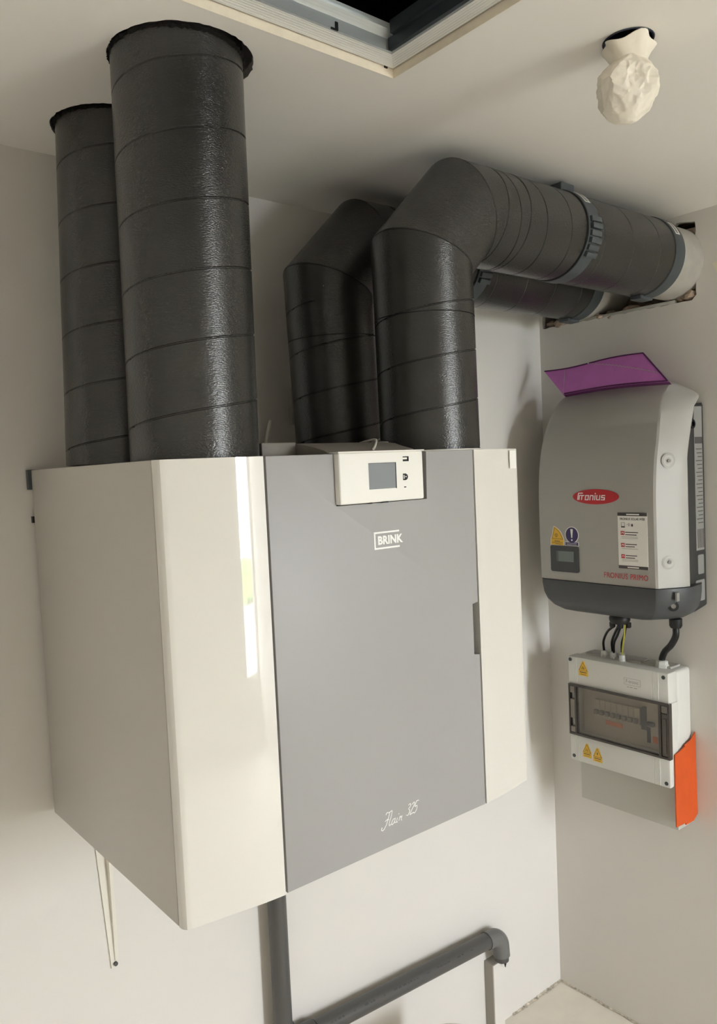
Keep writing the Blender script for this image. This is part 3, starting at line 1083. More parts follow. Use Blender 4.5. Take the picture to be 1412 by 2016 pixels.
# charcoal base tray: swept under the cover
bm = BM()
sz = [(1.3365, 1.0, 0.0), (1.325, 1.0, 0.0), (1.300, 0.985, 0.003), (1.280, 0.955, 0.010), (1.262, 0.90, 0.026), (1.250, 0.83, 0.050), (1.244, 0.74, 0.085), (1.242, 0.55, 0.13)]
rows = []
for z, kd, ins in sz:
    D = 0.203 * kd
    al, ar = AL + ins * 0.85, 0.533 - ins * 0.85
    sec = [(al, 0.03), (al, D - 0.055), (al + 0.006, D - 0.026), (al + 0.018, D - 0.008), (al + 0.030, D), (ar - 0.049, D), (ar - 0.044, D - 0.003), (ar - 0.02, D - 0.036), (ar - 0.006, D - 0.060), (ar, D - 0.080), (ar - 0.004, 0.06), (ar - 0.02, 0.03)]
    rows.append([bm.verts.new(W(a, dd, z)) for a, dd in sec])
for i in range(len(rows) - 1):
    for k in range(len(rows[0]) - 1):
        bm.faces.new((rows[i][k], rows[i][k + 1], rows[i + 1][k + 1], rows[i + 1][k]))
bm.faces.new(rows[0])
bm.faces.new(rows[-1][::-1])
base = link_mesh('base_tray', bm, MAT['inv_dark'], inv, smooth=26, label='charcoal plastic base tray')
# rear housing / heat sink standing proud on the right
bm = BM()
pts = [(0.0, 1.272), (0.06, 1.262), (0.095, 1.275), (0.112, 1.31), (0.114, 1.60), (0.100, 1.70), (0.078, 1.762), (0.052, 1.792), (0.0, 1.80)]
pla = Plane((XW, -0.14, 0), (-1, 0, 0), (0, 0, 1))
lo = [bm.verts.new(W(0.15, d, z)) for d, z in pts]
hi = [bm.verts.new(W(0.512, d, z)) for d, z in pts]
for i in range(len(pts)):
    bm.faces.new((lo[i], lo[(i + 1) % len(pts)], hi[(i + 1) % len(pts)], hi[i]))
f = bm.faces.new(hi)
bm.faces.new(lo[::-1])
bmesh.ops.bevel(bm, geom=list(f.edges), offset=0.004, segments=2, affect='EDGES')
rear = link_mesh('rear_housing', bm, MAT['inv_back'], inv, smooth=30, label='charcoal rear housing')
# right flank details lie on the plane a = 0.545 (facing the room's front): u = towards the room, v up
pf = Plane((XW, -0.512, 0), (-1, 0, 0), (0, 0, 1))
pf.n = Vector((0, -1, 0))
flat('rating_plate', pf, rect(0.012, 1.42, 0.052, 1.79), 0, 0.001, MAT['alu'], rear, label='grey printed rating plate')
bm = BM()
add_poly(bm, pf, rect(0.012, 1.695, 0.050, 1.712), 0.001, 0.0014)
for i in range(20):
    z = 1.680 - i * 0.0100
    add_poly(bm, pf, rect(0.015, z, 0.046 - 0.010 * ((i * 7) % 3) / 2, z + 0.0022), 0.001, 0.0014)
for i in range(5):
    add_poly(bm, pf, rect(0.014 + i * 0.007, 1.426, 0.0172 + i * 0.007, 1.475), 0.001, 0.0014)
link_mesh('plate_print', bm, MAT['ink'], rear, kind='stuff')
for z0, z1, d0, d1 in ((1.358, 1.408, 0.016, 0.046), (1.288, 1.343, 0.014, 0.060)):
    flat('side_window', pf, rrect(d0, z0, d1, z1, 0.004), 0, 0.0012, MAT['alu'], rear)
link_mesh('lifting_eye', add_ring(BM(), W(0.511, 0.066, 1.745), W(0.519, 0.066, 1.745), 0.007, 0.012, 24), MAT['black'], rear, smooth=30)
# bolts in shallow dishes
for a, d, z in ((0.5055, 0.1655, 1.655), (0.5035, 0.1705, 1.403)):
    nrm = Vector((-0.47, -0.88, 0)).normalized()
    c = W(a, d, z)
    bm = BM()
    u, v = frame_of(nrm)
    n = 28
    prof = [(0.019, -0.0004), (0.015, 0.0006), (0.011, 0.0014), (0.0085, 0.0004), (0.0, 0.0004)]
    rows = [[bm.verts.new(c + nrm * h + (u * math.cos(2 * PI * k / n) + v * math.sin(2 * PI * k / n)) * r) for k in range(n)] for r, h in prof]
    for i in range(len(rows) - 1):
        for k in range(n):
            bm.faces.new((rows[i][k], rows[i][(k + 1) % n], rows[i + 1][(k + 1) % n], rows[i + 1][k]))
    b = link_mesh('bolt_boss', bm, MAT['inv'], inv, smooth=50)
    link_mesh('bolt', add_tube(BM(), [c + nrm * 0.0002, c + nrm * 0.0030], 0.0046, 12), MAT['steel'], b, smooth=30)
for a, d, z in ((0.127, 0.172, 1.652), (0.130, 0.176, 1.398)):
    link_mesh('side_bolt', add_tube(BM(), [W(a + 0.002, d, z), W(a - 0.0035, d, z)], 0.0055, 12), MAT['steel'], inv, smooth=30)
c = W(0.5075, 0.163, 1.292)
nrm = Vector((-0.75, -0.65, 0)).normalized()
link_mesh('tray_bolt', add_tube(BM(), [c - nrm * 0.012, c + nrm * 0.003], 0.006, 12), MAT['steel'], base, smooth=30)
link_mesh('tray_bolt_recess', add_tube(BM(), [c - nrm * 0.013, c + nrm * 0.0012], 0.013, 20), MAT['black'], base, smooth=30)
box_obj('tray_slot', W(0.518, 0.172, 1.306), W(0.523, 0.160, 1.328), MAT['alu'], base)

# printed matter on the cover front
pi_ = Plane((XW - 0.2005, 0, 0), (0, -1, 0), (0, 0, 1))   # x = a
bm = BM()
add_poly(bm, pi_, ellipse(0.317, 1.568, 0.070, 0.0200, 48), 0, 0.0010)
badge = link_mesh('oval_badge', bm, MAT['red'], inv, label='red oval badge with white lettering')
bm = BM()
sx, sy, hh = 0.0112, 0.0185, 0.0006
x = 0.262
st = 0.0024


def glyph(strokes, adv):
    global x
    for s_ in strokes:
        add_stroke(bm, pi_, [(x + (a + 0.28 * b) * sx, 1.5600 + b * sy) for a, b in s_], st, 0.001, 0.0010 + hh)
    x += adv * sx


glyph([[(0.05, -0.02), (0.05, 0.82), (0.12, 0.95), (1.25, 0.95)], [(0.42, -0.02), (0.42, 0.55), (0.5, 0.64), (1.05, 0.64)]], 1.02)
glyph([[(0.1, -0.02), (0.1, 0.52), (0.2, 0.62), (0.72, 0.62)]], 1.02)
glyph([[(0.1, 0.0), (0.9, 0.0), (0.9, 0.6), (0.1, 0.6), (0.1, -0.06)]], 1.3)
glyph([[(0.1, -0.06), (0.1, 0.6), (0.82, 0.6), (0.9, 0.52), (0.9, -0.06)]], 1.3)
glyph([[(0.1, -0.06), (0.1, 0.66)], [(0.1, 0.80), (0.1, 0.97)]], 0.5)
glyph([[(0.1, 0.66), (0.1, 0.08), (0.18, 0.0), (0.9, 0.0), (0.9, 0.66)]], 1.3)
glyph([[(1.0, 0.6), (0.12, 0.6), (0.12, 0.3), (0.9, 0.3), (0.9, 0.0), (0.0, 0.0)]], 1.2)
link_mesh('badge_lettering', bm, MAT['print_white'], badge)
bm = text_mesh(BM(), pi_, 'FRONIUS PRIMO', 0.336, 1.3560, 0.0205, 0.0006, wid=0.80, space=1.08)
link_mesh('model_lettering', bm, MAT['red_print'], inv, label='red printed lettering')
# instruction sheet
px0, px1, pz0, pz1 = 0.382, 0.465, 1.384, 1.527
sheet = flat('instruction_sheet', pi_, rect(px0, pz0, px1, pz1), 0.0002, 0.0012, MAT['label'], inv, label='white printed instruction sheet')
bm = BM()
add_poly(bm, pi_, rect(px0, pz1 - 0.008, px1, pz1 + 0.0003), 0.0012, 0.0016)
add_poly(bm, pi_, rect(px0, pz0 - 0.0003, px1, pz0 + 0.0075), 0.0012, 0.0016)
text_mesh(bm, pi_, 'FRONIUS SOLAR.WEB', (px0 + px1) / 2, pz1 - 0.0185, 0.0082, 0.0014, wid=0.88, bold=0.0002, align='CENTER')
for k, wdt in enumerate((0.030, 0.026)):
    add_poly(bm, pi_, rect(px0 + 0.021, pz1 - 0.0510 - k * 0.006, px0 + 0.021 + wdt + 0.006, pz1 - 0.0490 - k * 0.006), 0.0012, 0.0015)
for zz in (0.0815, 0.1105):
    for k, wdt in enumerate((0.032, 0.026)):
        add_poly(bm, pi_, rect(px0 + 0.021, pz1 - zz - k * 0.006, px0 + 0.021 + wdt, pz1 - zz + 0.002 - k * 0.006), 0.0012, 0.0015)
add_stroke(bm, pi_, [(px0 + 0.010, pz1 - 0.036), (px0 + 0.010, pz1 - 0.025), (px0 + 0.020, pz1 - 0.025), (px0 + 0.020, pz1 - 0.036)], 0.0006, 0.0012, 0.0015)
add_poly(bm, pi_, rect(px0 + 0.0097, pz1 - 0.038, px0 + 0.0203, pz1 - 0.0345), 0.0012, 0.0015)
add_stroke(bm, pi_, [(px0 + 0.026, pz1 - 0.030), (px0 + 0.029, pz1 - 0.030)], 0.001, 0.0012, 0.0015)
add_stroke(bm, pi_, [(px0 + 0.031, pz1 - 0.034), (px0 + 0.0325, pz1 - 0.030), (px0 + 0.031, pz1 - 0.026)], 0.001, 0.0012, 0.0015)
add_poly(bm, pi_, ellipse(px0 + 0.041, pz1 - 0.0315, 0.0026, 0.0036, 14), 0.0012, 0.0015)
link_mesh('sheet_print', bm, MAT['ink'], sheet, kind='stuff')
bm = BM()
text_mesh(bm, pi_, '', 0, 0, 0.01)
add_poly(bm, pi_, rect((px0 + px1) / 2 - 0.016, pz1 - 0.0055, (px0 + px1) / 2 + 0.020, pz1 - 0.0025), 0.0016, 0.0019)
add_poly(bm, pi_, rect((px0 + px1) / 2 - 0.016, pz0 + 0.0020, (px0 + px1) / 2 + 0.016, pz0 + 0.0048), 0.0016, 0.0019)
link_mesh('band_print', bm, MAT['label'], sheet, kind='stuff')
for zz in (0.0470, 0.0780, 0.1070):
    c0, c1 = px0 + 0.008, pz1 - zz
    flat('red_icon', pi_, rect(c0, c1 - 0.0100, c0 + 0.0105, c1), 0.0012, 0.0015, MAT['red_print'], sheet)
bm = BM()
for zz in (0.0470, 0.0780, 0.1070):
    c0, c1 = px0 + 0.008, pz1 - zz
    add_stroke(bm, pi_, [(c0 + 0.003, c1 - 0.0075), (c0 + 0.003, c1 - 0.0035), (c0 + 0.0078, c1 - 0.0035), (c0 + 0.0078, c1 - 0.0075)], 0.0012, 0.0015, 0.0018)
link_mesh('icon_print', bm, MAT['print_white'], sheet, kind='stuff')
bm = BM()
for zz in (0.0620, 0.0655, 0.0925, 0.1205, 0.1240):
    add_poly(bm, pi_, rect(px0 + 0.010, pz1 - zz, px0 + 0.056, pz1 - zz + 0.0009), 0.0012, 0.0014)
link_mesh('fine_print', bm, MAT['ink_soft'], sheet, kind='stuff')
# display under the stickers
disp = flat('display_panel', pi_, rrect(0.1685, 1.3610, 0.2605, 1.4335, 0.006), 0, 0.0022, MAT['inv_dark'], inv, label='charcoal display panel')
flat('lcd', pi_, rect(0.1950, 1.3900, 0.2450, 1.4185), 0.0022, 0.0026, MAT['lcd'], disp, label='grey green screen')
flat('lcd_edge', pi_, rect(0.1880, 1.3895, 0.1950, 1.4185), 0.0022, 0.0025, mat('lcd_bezel', (86, 90, 90), 0.3), disp)
# yellow caution sticker with curved right side
ys = flat('caution_sticker', pi_, [(0.169, 1.4340), (0.2135, 1.4320), (0.2145, 1.4500), (0.2110, 1.4600), (0.2040, 1.4720), (0.1960, 1.4800), (0.1830, 1.4870), (0.1800, 1.4865), (0.1745, 1.4620), (0.1700, 1.4510)], 0.0002, 0.0010, MAT['label'], inv, label='yellow caution sticker with white edge')
flat('sticker_field', pi_, [(0.1710, 1.4355), (0.2120, 1.4338), (0.2128, 1.4490), (0.2095, 1.4590), (0.2025, 1.4705), (0.1950, 1.4782), (0.1835, 1.4848), (0.1815, 1.4845), (0.1762, 1.4615), (0.1718, 1.4510)], 0.0010, 0.0013, MAT['yellow'], ys)
bm = BM()
add_stroke(bm, pi_, [(0.1745, 1.4525), (0.2110, 1.4510)], 0.0009, 0.0013, 0.0016)
add_stroke(bm, pi_, [(0.1755, 1.4535), (0.1840, 1.4825), (0.2000, 1.4710), (0.2095, 1.4525)], 0.0007, 0.0013, 0.0016)
add_stroke(bm, pi_, [(0.1890, 1.4560), (0.1845, 1.4610), (0.1855, 1.4650), (0.1890, 1.4660), (0.1925, 1.4650), (0.1940, 1.4610), (0.1890, 1.4560)], 0.0009, 0.0013, 0.0016)
add_stroke(bm, pi_, [(0.1890, 1.4650), (0.1880, 1.4615), (0.1900, 1.4612), (0.1890, 1.4580)], 0.0008, 0.0013, 0.0016)
for z, a0, a1 in ((1.4455, 0.183, 0.201), (1.4415, 0.175, 0.210), (1.4378, 0.185, 0.204)):
    add_stroke(bm, pi_, [(a0, z), (a1, z - 0.0006)], 0.0018 if z > 1.444 else 0.001, 0.0013, 0.0016)
link_mesh('sticker_print', bm, MAT['ink'], ys, kind='stuff')
# navy mandatory notice
nb = BM()
add_poly(nb, pi_, ellipse(0.2400, 1.4640, 0.0218, 0.0228, 36), 0.0002, 0.0010)
add_poly(nb, pi_, rect(0.2165, 1.4335, 0.2615, 1.4455), 0.0002, 0.0010)
ns = link_mesh('notice_sticker', nb, MAT['label'], inv, label='round navy notice sticker with white exclamation mark')
nb = BM()
add_poly(nb, pi_, ellipse(0.2400, 1.4640, 0.0198, 0.0208, 36), 0.0010, 0.0013)
add_poly(nb, pi_, rect(0.2185, 1.4350, 0.2597, 1.4440), 0.0010, 0.0013)
link_mesh('notice_field', nb, MAT['navy'], ns)
nb = BM()
add_poly(nb, pi_, [(0.2384, 1.4560), (0.2416, 1.4560), (0.2440, 1.4800), (0.2360, 1.4800)], 0.0013, 0.0016)
add_poly(nb, pi_, ellipse(0.2400, 1.4500, 0.0026, 0.0026, 16), 0.0013, 0.0016)
for z in (1.4412, 1.4376):
    add_stroke(nb, pi_, [(0.2225, z), (0.2555, z)], 0.0008, 0.0013, 0.0016)
link_mesh('exclamation_mark', nb, MAT['print_white'], ns, kind='stuff')
# black gland cluster underneath
bm = lathe(BM(), [(0.010, 0.0), (0.024, 0.004), (0.028, 0.012), (0.028, 0.020), (0.022, 0.032)], (XW - 0.105, -0.318, 1.213), 20)
link_mesh('cable_gland', bm, MAT['black'], inv, smooth=30)
bm = BM()
for k in range(4):
    lathe(bm, [(0.0065, 0.0), (0.008, 0.003), (0.008, 0.014)], (XW - 0.105 + (0.012 if k % 2 else -0.008), -0.300 - 0.012 * k, 1.204), 12)
link_mesh('gland_outlets', bm, MAT['black'], inv, smooth=30, kind='stuff')
bm = lathe(BM(), [(0.013, 0.0), (0.016, 0.006), (0.016, 0.024)], (XW - 0.095, -0.475, 1.222), 18)
link_mesh('cable_gland', bm, MAT['black'], inv, smooth=30)

# ------------------------------------------------------------------ purple foam board on the inverter
pad = thing('foam_board', 'purple foam board offcut with pale string lines lying on the inverter', 'board', (XW - 0.10, -0.30, 1.865))
# plane of its underside face seen from the room: from (front lower edge) to (back upper edge)
P1 = Vector((XW - 0.120, -0.168, 1.8510))    # lower left
P2 = Vector((XW - 0.075, -0.070, 1.931))     # upper left
P3 = Vector((XW - 0.075, -0.392, 1.940))     # upper right
P4 = Vector((XW - 0.120, -0.487, 1.8520))    # lower right
nrm = (P4 - P1).cross(P2 - P1).normalized()
if nrm.x > 0:
    nrm = -nrm
back = -nrm * 0.012
bm = BM()
NU, NV = 14, 5


def padpt(s, t):
    lo_, hi_ = P1.lerp(P4, s), P2.lerp(P3, s)
    p = lo_.lerp(hi_, t)
    p.z += 0.010 * (1 - t) * math.sin(s * PI) * 0.6 - 0.010 * t * math.sin(s * PI * 2) * 0.35
    return p


A = [[bm.verts.new(padpt(i / NU, j / NV)) for j in range(NV + 1)] for i in range(NU + 1)]
Bk = [[bm.verts.new(padpt(i / NU, j / NV) + back) for j in range(NV + 1)] for i in range(NU + 1)]
for i in range(NU):
    for j in range(NV):
        bm.faces.new((A[i][j], A[i + 1][j], A[i + 1][j + 1], A[i][j + 1]))
        bm.faces.new((Bk[i][j], Bk[i][j + 1], Bk[i + 1][j + 1], Bk[i + 1][j]))
for i in range(NU):
    for j in (0, NV):
        bm.faces.new((A[i][j], A[i + 1][j], Bk[i + 1][j], Bk[i][j])).material_index = 1  # rim faces coloured darker in place of the shade on the board's edge
for j in range(NV):
    for i in (0, NU):
        bm.faces.new((A[i][j], A[i][j + 1], Bk[i][j + 1], Bk[i][j])).material_index = 1
link_mesh('sheet', bm, MAT['purple'], pad, smooth=30, m2=MAT['purple_dark'])


def padline(s0, t0, s1, t1, r, name, m, n=24, wig=0.0):
    pts = []
    for i in range(n + 1):
        k = i / n
        p = padpt(s0 + (s1 - s0) * k, t0 + (t1 - t0) * k) + nrm * (r + 0.0006)
        p.z += wig * (1 if i % 2 else -1)
        pts.append(p)
    return link_mesh(name, add_tube(BM(), pts, r, 6), m, pad, smooth=60)


padline(0.47, 0.985, 0.975, 0.30, 0.0011, 'string', MAT['chalk'], 40, 0.0012)
padline(0.225, 0.97, 0.01, 0.04, 0.0010, 'string', MAT['chalk'], 16)
padline(0.004, 0.985, 0.46, 0.985, 0.0019, 'cut_edge', MAT['purple_dark'], 16)
padline(0.48, 0.985, 0.996, 0.985, 0.0019, 'cut_edge', MAT['purple_dark'], 16)
padline(0.02, 0.02, 0.985, 0.02, 0.0023, 'cut_edge', MAT['purple_dark'], 24)
padline(0.994, 0.97, 0.994, 0.02, 0.0019, 'cut_edge', MAT['purple_dark'], 16)

# ------------------------------------------------------------------ distribution box
BY0, BY1, BZ0, BZ1, BD = 0.152, 0.462, 0.797, 1.103, 0.116
dbx = thing('distribution_box', 'light grey electrical distribution box with smoked window under the inverter', 'electrical box', (XW, -(BY0 + BY1) / 2, BZ0))


def wbox(bm, a0, a1, d0, d1, z0, z1, bev=0.0, seg=2):
    return add_box(bm, W(a0, d0, z0), W(a1, d1, z1), bev, seg)


WZ0, WZ1 = 0.876, 1.024
bm = BM()
wbox(bm, BY0, BY1, 0.0, 0.072, BZ0 + 0.002, BZ1 - 0.002, 0.010, 3)
link_mesh('back_box', bm, MAT['box'], dbx, smooth=35)
bm = BM()
wbox(bm, BY0, BY1, 0.073, BD, WZ1 - 0.004, BZ1, 0.004)
wbox(bm, BY0, BY1, 0.073, BD, BZ0, WZ0 + 0.004, 0.004)
wbox(bm, BY0, BY0 + 0.022, 0.073, BD - 0.003, WZ0 + 0.003, WZ1 - 0.003)
wbox(bm, BY1 - 0.034, BY1, 0.073, BD - 0.003, WZ0 + 0.003, WZ1 - 0.003)
link_mesh('front_cover', bm, MAT['box'], dbx, smooth=35, label='light grey ribbed cover')
bm = BM()
for a in (0.4150, 0.4195, 0.4240, 0.4285, 0.4330):
    wbox(bm, a, a + 0.0014, BD - 0.002, BD + 0.0012, WZ1 + 0.004, BZ1 - 0.003)
    wbox(bm, a, a + 0.0014, BD - 0.002, BD + 0.0012, BZ0 + 0.003, WZ0 - 0.004)
for a in (0.172, 0.1765, 0.181):
    wbox(bm, a, a + 0.0014, BD - 0.002, BD + 0.001, WZ1 + 0.004, BZ1 - 0.003)
    wbox(bm, a, a + 0.0014, BD - 0.002, BD + 0.001, BZ0 + 0.003, WZ0 - 0.004)
link_mesh('cover_ribs', bm, mat('rib_white', (222, 222, 216), 0.45), dbx, kind='stuff')
for a, z in ((0.160, BZ1 - 0.010), (0.449, BZ1 - 0.012), (0.164, BZ0 + 0.014), (0.451, BZ0 + 0.012)):
    s_ = link_mesh('cover_screw', add_tube(BM(), [W(a, BD - 0.004, z), W(a, BD + 0.0012, z)], 0.0052, 14), MAT['inv_dark'], dbx, smooth=30)
# smoked window: frame and pane
bm = BM()
for a0, a1, z0, z1 in ((0.156, 0.467, WZ1 - 0.006, WZ1), (0.156, 0.467, WZ0, WZ0 + 0.006), (0.176, 0.181, WZ0 + 0.006, WZ1 - 0.006), (0.436, 0.443, WZ0 + 0.006, WZ1 - 0.006),
                       (0.462, 0.467, WZ0 + 0.006, WZ1 - 0.006), (0.156, 0.160, WZ0 + 0.006, WZ1 - 0.006)):
    wbox(bm, a0, a1, BD - 0.006, BD + 0.008, z0, z1)
wf = link_mesh('window_frame', bm, MAT['smoke_edge'], dbx, label='dark smoked window frame')
bm = BM()
wbox(bm, 0.181, 0.436, BD + 0.002, BD + 0.005, WZ0 + 0.006, WZ1 - 0.006)
link_mesh('window_pane', bm, MAT['smoke'], wf, label='smoked see-through pane')
mh = mat('smoked_hinge', (124, 116, 106), 0.35)
for z0, z1 in ((WZ0 + 0.007, WZ0 + 0.024), (WZ0 + 0.048, WZ0 + 0.104), (WZ1 - 0.026, WZ1 - 0.007)):
    link_mesh('hinge', wbox(BM(), 0.1605, 0.1755, BD - 0.004, BD + 0.007, z0, z1, 0.001), mh, wf)
bm = BM()
wbox(bm, 0.444, 0.4615, BD - 0.004, BD + 0.006, WZ0 + 0.007, WZ1 - 0.028, 0.001)
wbox(bm, 0.449, 0.457, BD + 0.006, BD + 0.0085, WZ0 + 0.018, WZ1 - 0.040, 0.001)
link_mesh('latch', bm, mat('smoked_latch', (84, 77, 69), 0.35), wf)
bm = BM()
wbox(bm, 0.444, 0.4615, BD - 0.004, BD + 0.007, WZ1 - 0.026, WZ1 - 0.007, 0.001)
link_mesh('latch', bm, mat('smoked_latch_top', (112, 106, 98), 0.35), wf)
# breakers behind the pane
bm = BM()
wbox(bm, 0.178, 0.440, 0.074, 0.082, WZ0 + 0.002, WZ1 - 0.002)
link_mesh('inner_plate', bm, MAT['breaker'], dbx)
for k in range(8):
    a0 = 0.2235 + k * 0.0178
    bm = BM()
    wbox(bm, a0, a0 + 0.0168, 0.082, 0.096, 0.940, 0.985)
    br_ = link_mesh('breaker', bm, MAT['breaker'], dbx)
    bm = BM()
    wbox(bm, a0 + 0.003, a0 + 0.0140, 0.096, 0.106, 0.945, 0.957)
    link_mesh('toggle', bm, MAT['alu'], br_)
bm = BM()
wbox(bm, 0.368, 0.386, 0.082, 0.094, 0.930, 0.990)
link_mesh('blanking_strip', bm, MAT['ring'], dbx)
bm = BM()
wbox(bm, 0.388, 0.434, 0.082, 0.098, 0.898, 1.010)
ms = link_mesh('main_switch', bm, MAT['breaker'], dbx)
bm = BM()
wbox(bm, 0.392, 0.412, 0.098, 0.108, 0.948, 0.958)
wbox(bm, 0.388, 0.398, 0.098, 0.100, 0.900, 0.942)
link_mesh('toggle', bm, MAT['black'], ms)
for q6 in ((0.250, 0.302, 0.082, 0.0835, 0.914, 0.926), (0.404, 0.430, 0.098, 0.0995, 0.902, 0.920)):
    link_mesh('orange_label', wbox(BM(), *q6), MAT['orange_label'], dbx, label='orange circuit label')
# print and stickers on the cover
pb = Plane((XW - BD, 0, 0), (0, -1, 0), (0, 0, 1))
bm = BM()
add_stroke(bm, pb, [(0.333, 1.0705), (0.382, 1.0705), (0.382, 1.0525), (0.333, 1.0525), (0.333, 1.0705)], 0.0007, 0, 0.0003)
text_mesh(bm, pb, 'F-tronic', 0.3575, 1.0578, 0.0135, 0.0003, wid=0.88, bold=0.0001, align='CENTER')
for a0, a1 in ((0.342, 0.3475), (0.350, 0.359), (0.3625, 0.372)):
    add_stroke(bm, pb, [(a0, 1.0465), (a1, 1.0465)], 0.0018, 0, 0.0003)
link_mesh('cover_print', bm, MAT['ink_soft'], dbx, label='grey boxed maker print', kind='stuff')


def tri_sticker(a, z, w_, h_, kind):
    s = flat('warning_sticker', pb, [(a - w_ / 2, z), (a + w_ / 2, z), (a + w_ / 2, z + h_ * 0.36), (a + 0.003, z + h_), (a - 0.003, z + h_), (a - w_ / 2, z + h_ * 0.36)], 0.0002, 0.0010, MAT['yellow'], dbx, label='yellow triangle warning sticker')
    b2 = BM()
    t0 = z + h_ * 0.36
    add_stroke(b2, pb, [(a - w_ * 0.44, t0), (a, z + h_ * 0.93), (a + w_ * 0.44, t0), (a - w_ * 0.44, t0)], 0.0010, 0.001, 0.0013)
    if kind == 'bolt':
        add_poly(b2, pb, [(a + 0.0012, z + h_ * .78), (a - 0.0030, z + h_ * .56), (a - 0.0002, z + h_ * .56), (a - 0.0012, z + h_ * .42), (a + 0.0030, z + h_ * .60), (a + 0.0004, z + h_ * .60)], 0.001, 0.0013)
    else:
        for q_ in (-0.003, 0.0, 0.003):
            add_stroke(b2, pb, [(a + q_, z + h_ * .44), (a + q_, z + h_ * .58)], 0.0009, 0.001, 0.0013)
        add_stroke(b2, pb, [(a - 0.0045, z + h_ * .46), (a - 0.002, z + h_ * .62), (a + 0.002, z + h_ * .62), (a + 0.0045, z + h_ * .46)], 0.0009, 0.001, 0.0013)
    add_stroke(b2, pb, [(a - w_ * .38, z + h_ * .24), (a + w_ * .38, z + h_ * .24)], 0.0022, 0.001, 0.0013)
    add_stroke(b2, pb, [(a - w_ * .30, z + h_ * .10), (a + w_ * .32, z + h_ * .10)], 0.0012, 0.001, 0.0013)
    link_mesh('sticker_print', b2, MAT['ink'], s, kind='stuff')


tri_sticker(0.2035, 1.052, 0.0300, 0.042, 'heat')
tri_sticker(0.2085, 0.816, 0.0280, 0.040, 'heat')
tri_sticker(0.2430, 0.812, 0.0290, 0.040, 'bolt')
# gland plate on top with screwed glands
bm = BM()
wbox(bm, 0.175, 0.350, 0.015, 0.062, BZ1 - 0.004, BZ1 + 0.003, 0.001)
wbox(bm, 0.360, 0.440, 0.015, 0.062, BZ1 - 0.004, BZ1 + 0.003, 0.001)
link_mesh('gland_plate', bm, MAT['box_top'], dbx)
GL = [(0.236, 0.060, 0.009), (0.263, 0.056, 0.009), (0.287, 0.050, 0.008), (0.303, 0.075, 0.008), (0.414, 0.060, 0.0155)]
for a, d, r in GL:
    bm = lathe(BM(), [(r * 1.1, BZ1 - 0.002), (r * 1.1, BZ1 + 0.006), (r, BZ1 + 0.007), (r * 0.95, BZ1 + 0.016), (r * 0.6, BZ1 + 0.018)], (XW - d, -a, 0), 6 if r > 0.01 else 12)
    link_mesh('cable_gland', bm, MAT['box'], dbx, smooth=20)
# lower trunking stub behind/below the box
stub = box_obj('trunking_cover', W(0.146, 0.0, 0.664), W(0.452, 0.062, BZ0 - 0.0005), MAT['stub'], bev=0.003)
place_mesh(stub, (XW, -0.30, 0.664))
tag(stub, 'plain grey cable trunking cover on wall below the distribution box', 'trunking cover')

# orange folded sheet on the right flank of the boxes
og = thing('orange_sheet', 'orange folded plastic sheet standing on right side of the grey boxes', 'plastic sheet', (XW - 0.05, -0.466, 0.68))
for part, prof in (('front_fold', [(0.098, 0.690, 0.4665), (0.098, 0.884, 0.4665), (0.068, 0.891, 0.4690), (0.054, 0.898, 0.4710), (0.056, 0.690, 0.4700)]),
                   ('rear_fold', [(0.056, 0.684, 0.4700), (0.054, 0.900, 0.4710), (0.022, 0.908, 0.4720), (0.003, 0.924, 0.4720), (0.001, 0.70, 0.4735), (0.020, 0.686, 0.4725)])):
    bm = BM()
    lo = [bm.verts.new(W(a - 0.003, d, z)) for d, z, a in prof]
    hi = [bm.verts.new(W(a, d, z)) for d, z, a in prof]
    k = len(prof)
    bm.faces.new(hi)
    bm.faces.new(lo[::-1])
    for i in range(k):
        bm.faces.new((lo[i], lo[(i + 1) % k], hi[(i + 1) % k], hi[i]))
    link_mesh(part, bm, MAT['orange'], og)

# cables between inverter and box
def cable(name, pts, r, m, label, cat='cable', group=None):
    o = link_mesh(name, add_tube(BM(), curve_pts(pts, 8), r, 10), m, smooth=60)
    place_mesh(o, pts[-1])
    return tag(o, label, cat, group)


zt = BZ1 + 0.016
cable('solar_cable', [W(0.300, 0.105, 1.206), W(0.272, 0.095, 1.185), W(0.243, 0.072, 1.150), W(0.236, 0.060, zt)], 0.0034, MAT['black'], 'thin black cable entering first gland from left on grey box', group='thin cables below the inverter')
cable('solar_cable', [W(0.312, 0.105, 1.206), W(0.296, 0.095, 1.185), W(0.266, 0.066, 1.150), W(0.2595, 0.054, zt)], 0.0034, MAT['black'], 'thin black cable crossing to second gland, left of its pair', group='thin cables below the inverter')
cable('solar_cable', [W(0.322, 0.110, 1.206), W(0.305, 0.098, 1.180), W(0.277, 0.072, 1.150), W(0.2672, 0.060, zt)], 0.0034, MAT['black'], 'thin black cable bowing into second gland, right of its pair', group='thin cables below the inverter')
cable('solar_cable', [W(0.332, 0.100, 1.206), W(0.318, 0.085, 1.180), W(0.293, 0.058, 1.150), W(0.287, 0.050, zt)], 0.0036, MAT['black'], 'thin black cable beside the yellow-green earth wire', group='thin cables below the inverter')
cable('earth_wire', [W(0.338, 0.112, 1.215), W(0.330, 0.105, 1.180), W(0.312, 0.085, 1.145), W(0.303, 0.075, zt)], 0.0022, MAT['greenyellow'], 'thin yellow-green earth wire from inverter to grey box', 'wire')
cable('power_cable', [W(0.475, 0.095, 1.225), W(0.474, 0.095, 1.200), W(0.455, 0.085, 1.172), W(0.428, 0.068, 1.148), W(0.415, 0.060, 1.128), W(0.414, 0.060, zt)], 0.0085, MAT['black'], 'thick black cable curving from inverter into large gland', 'cable')

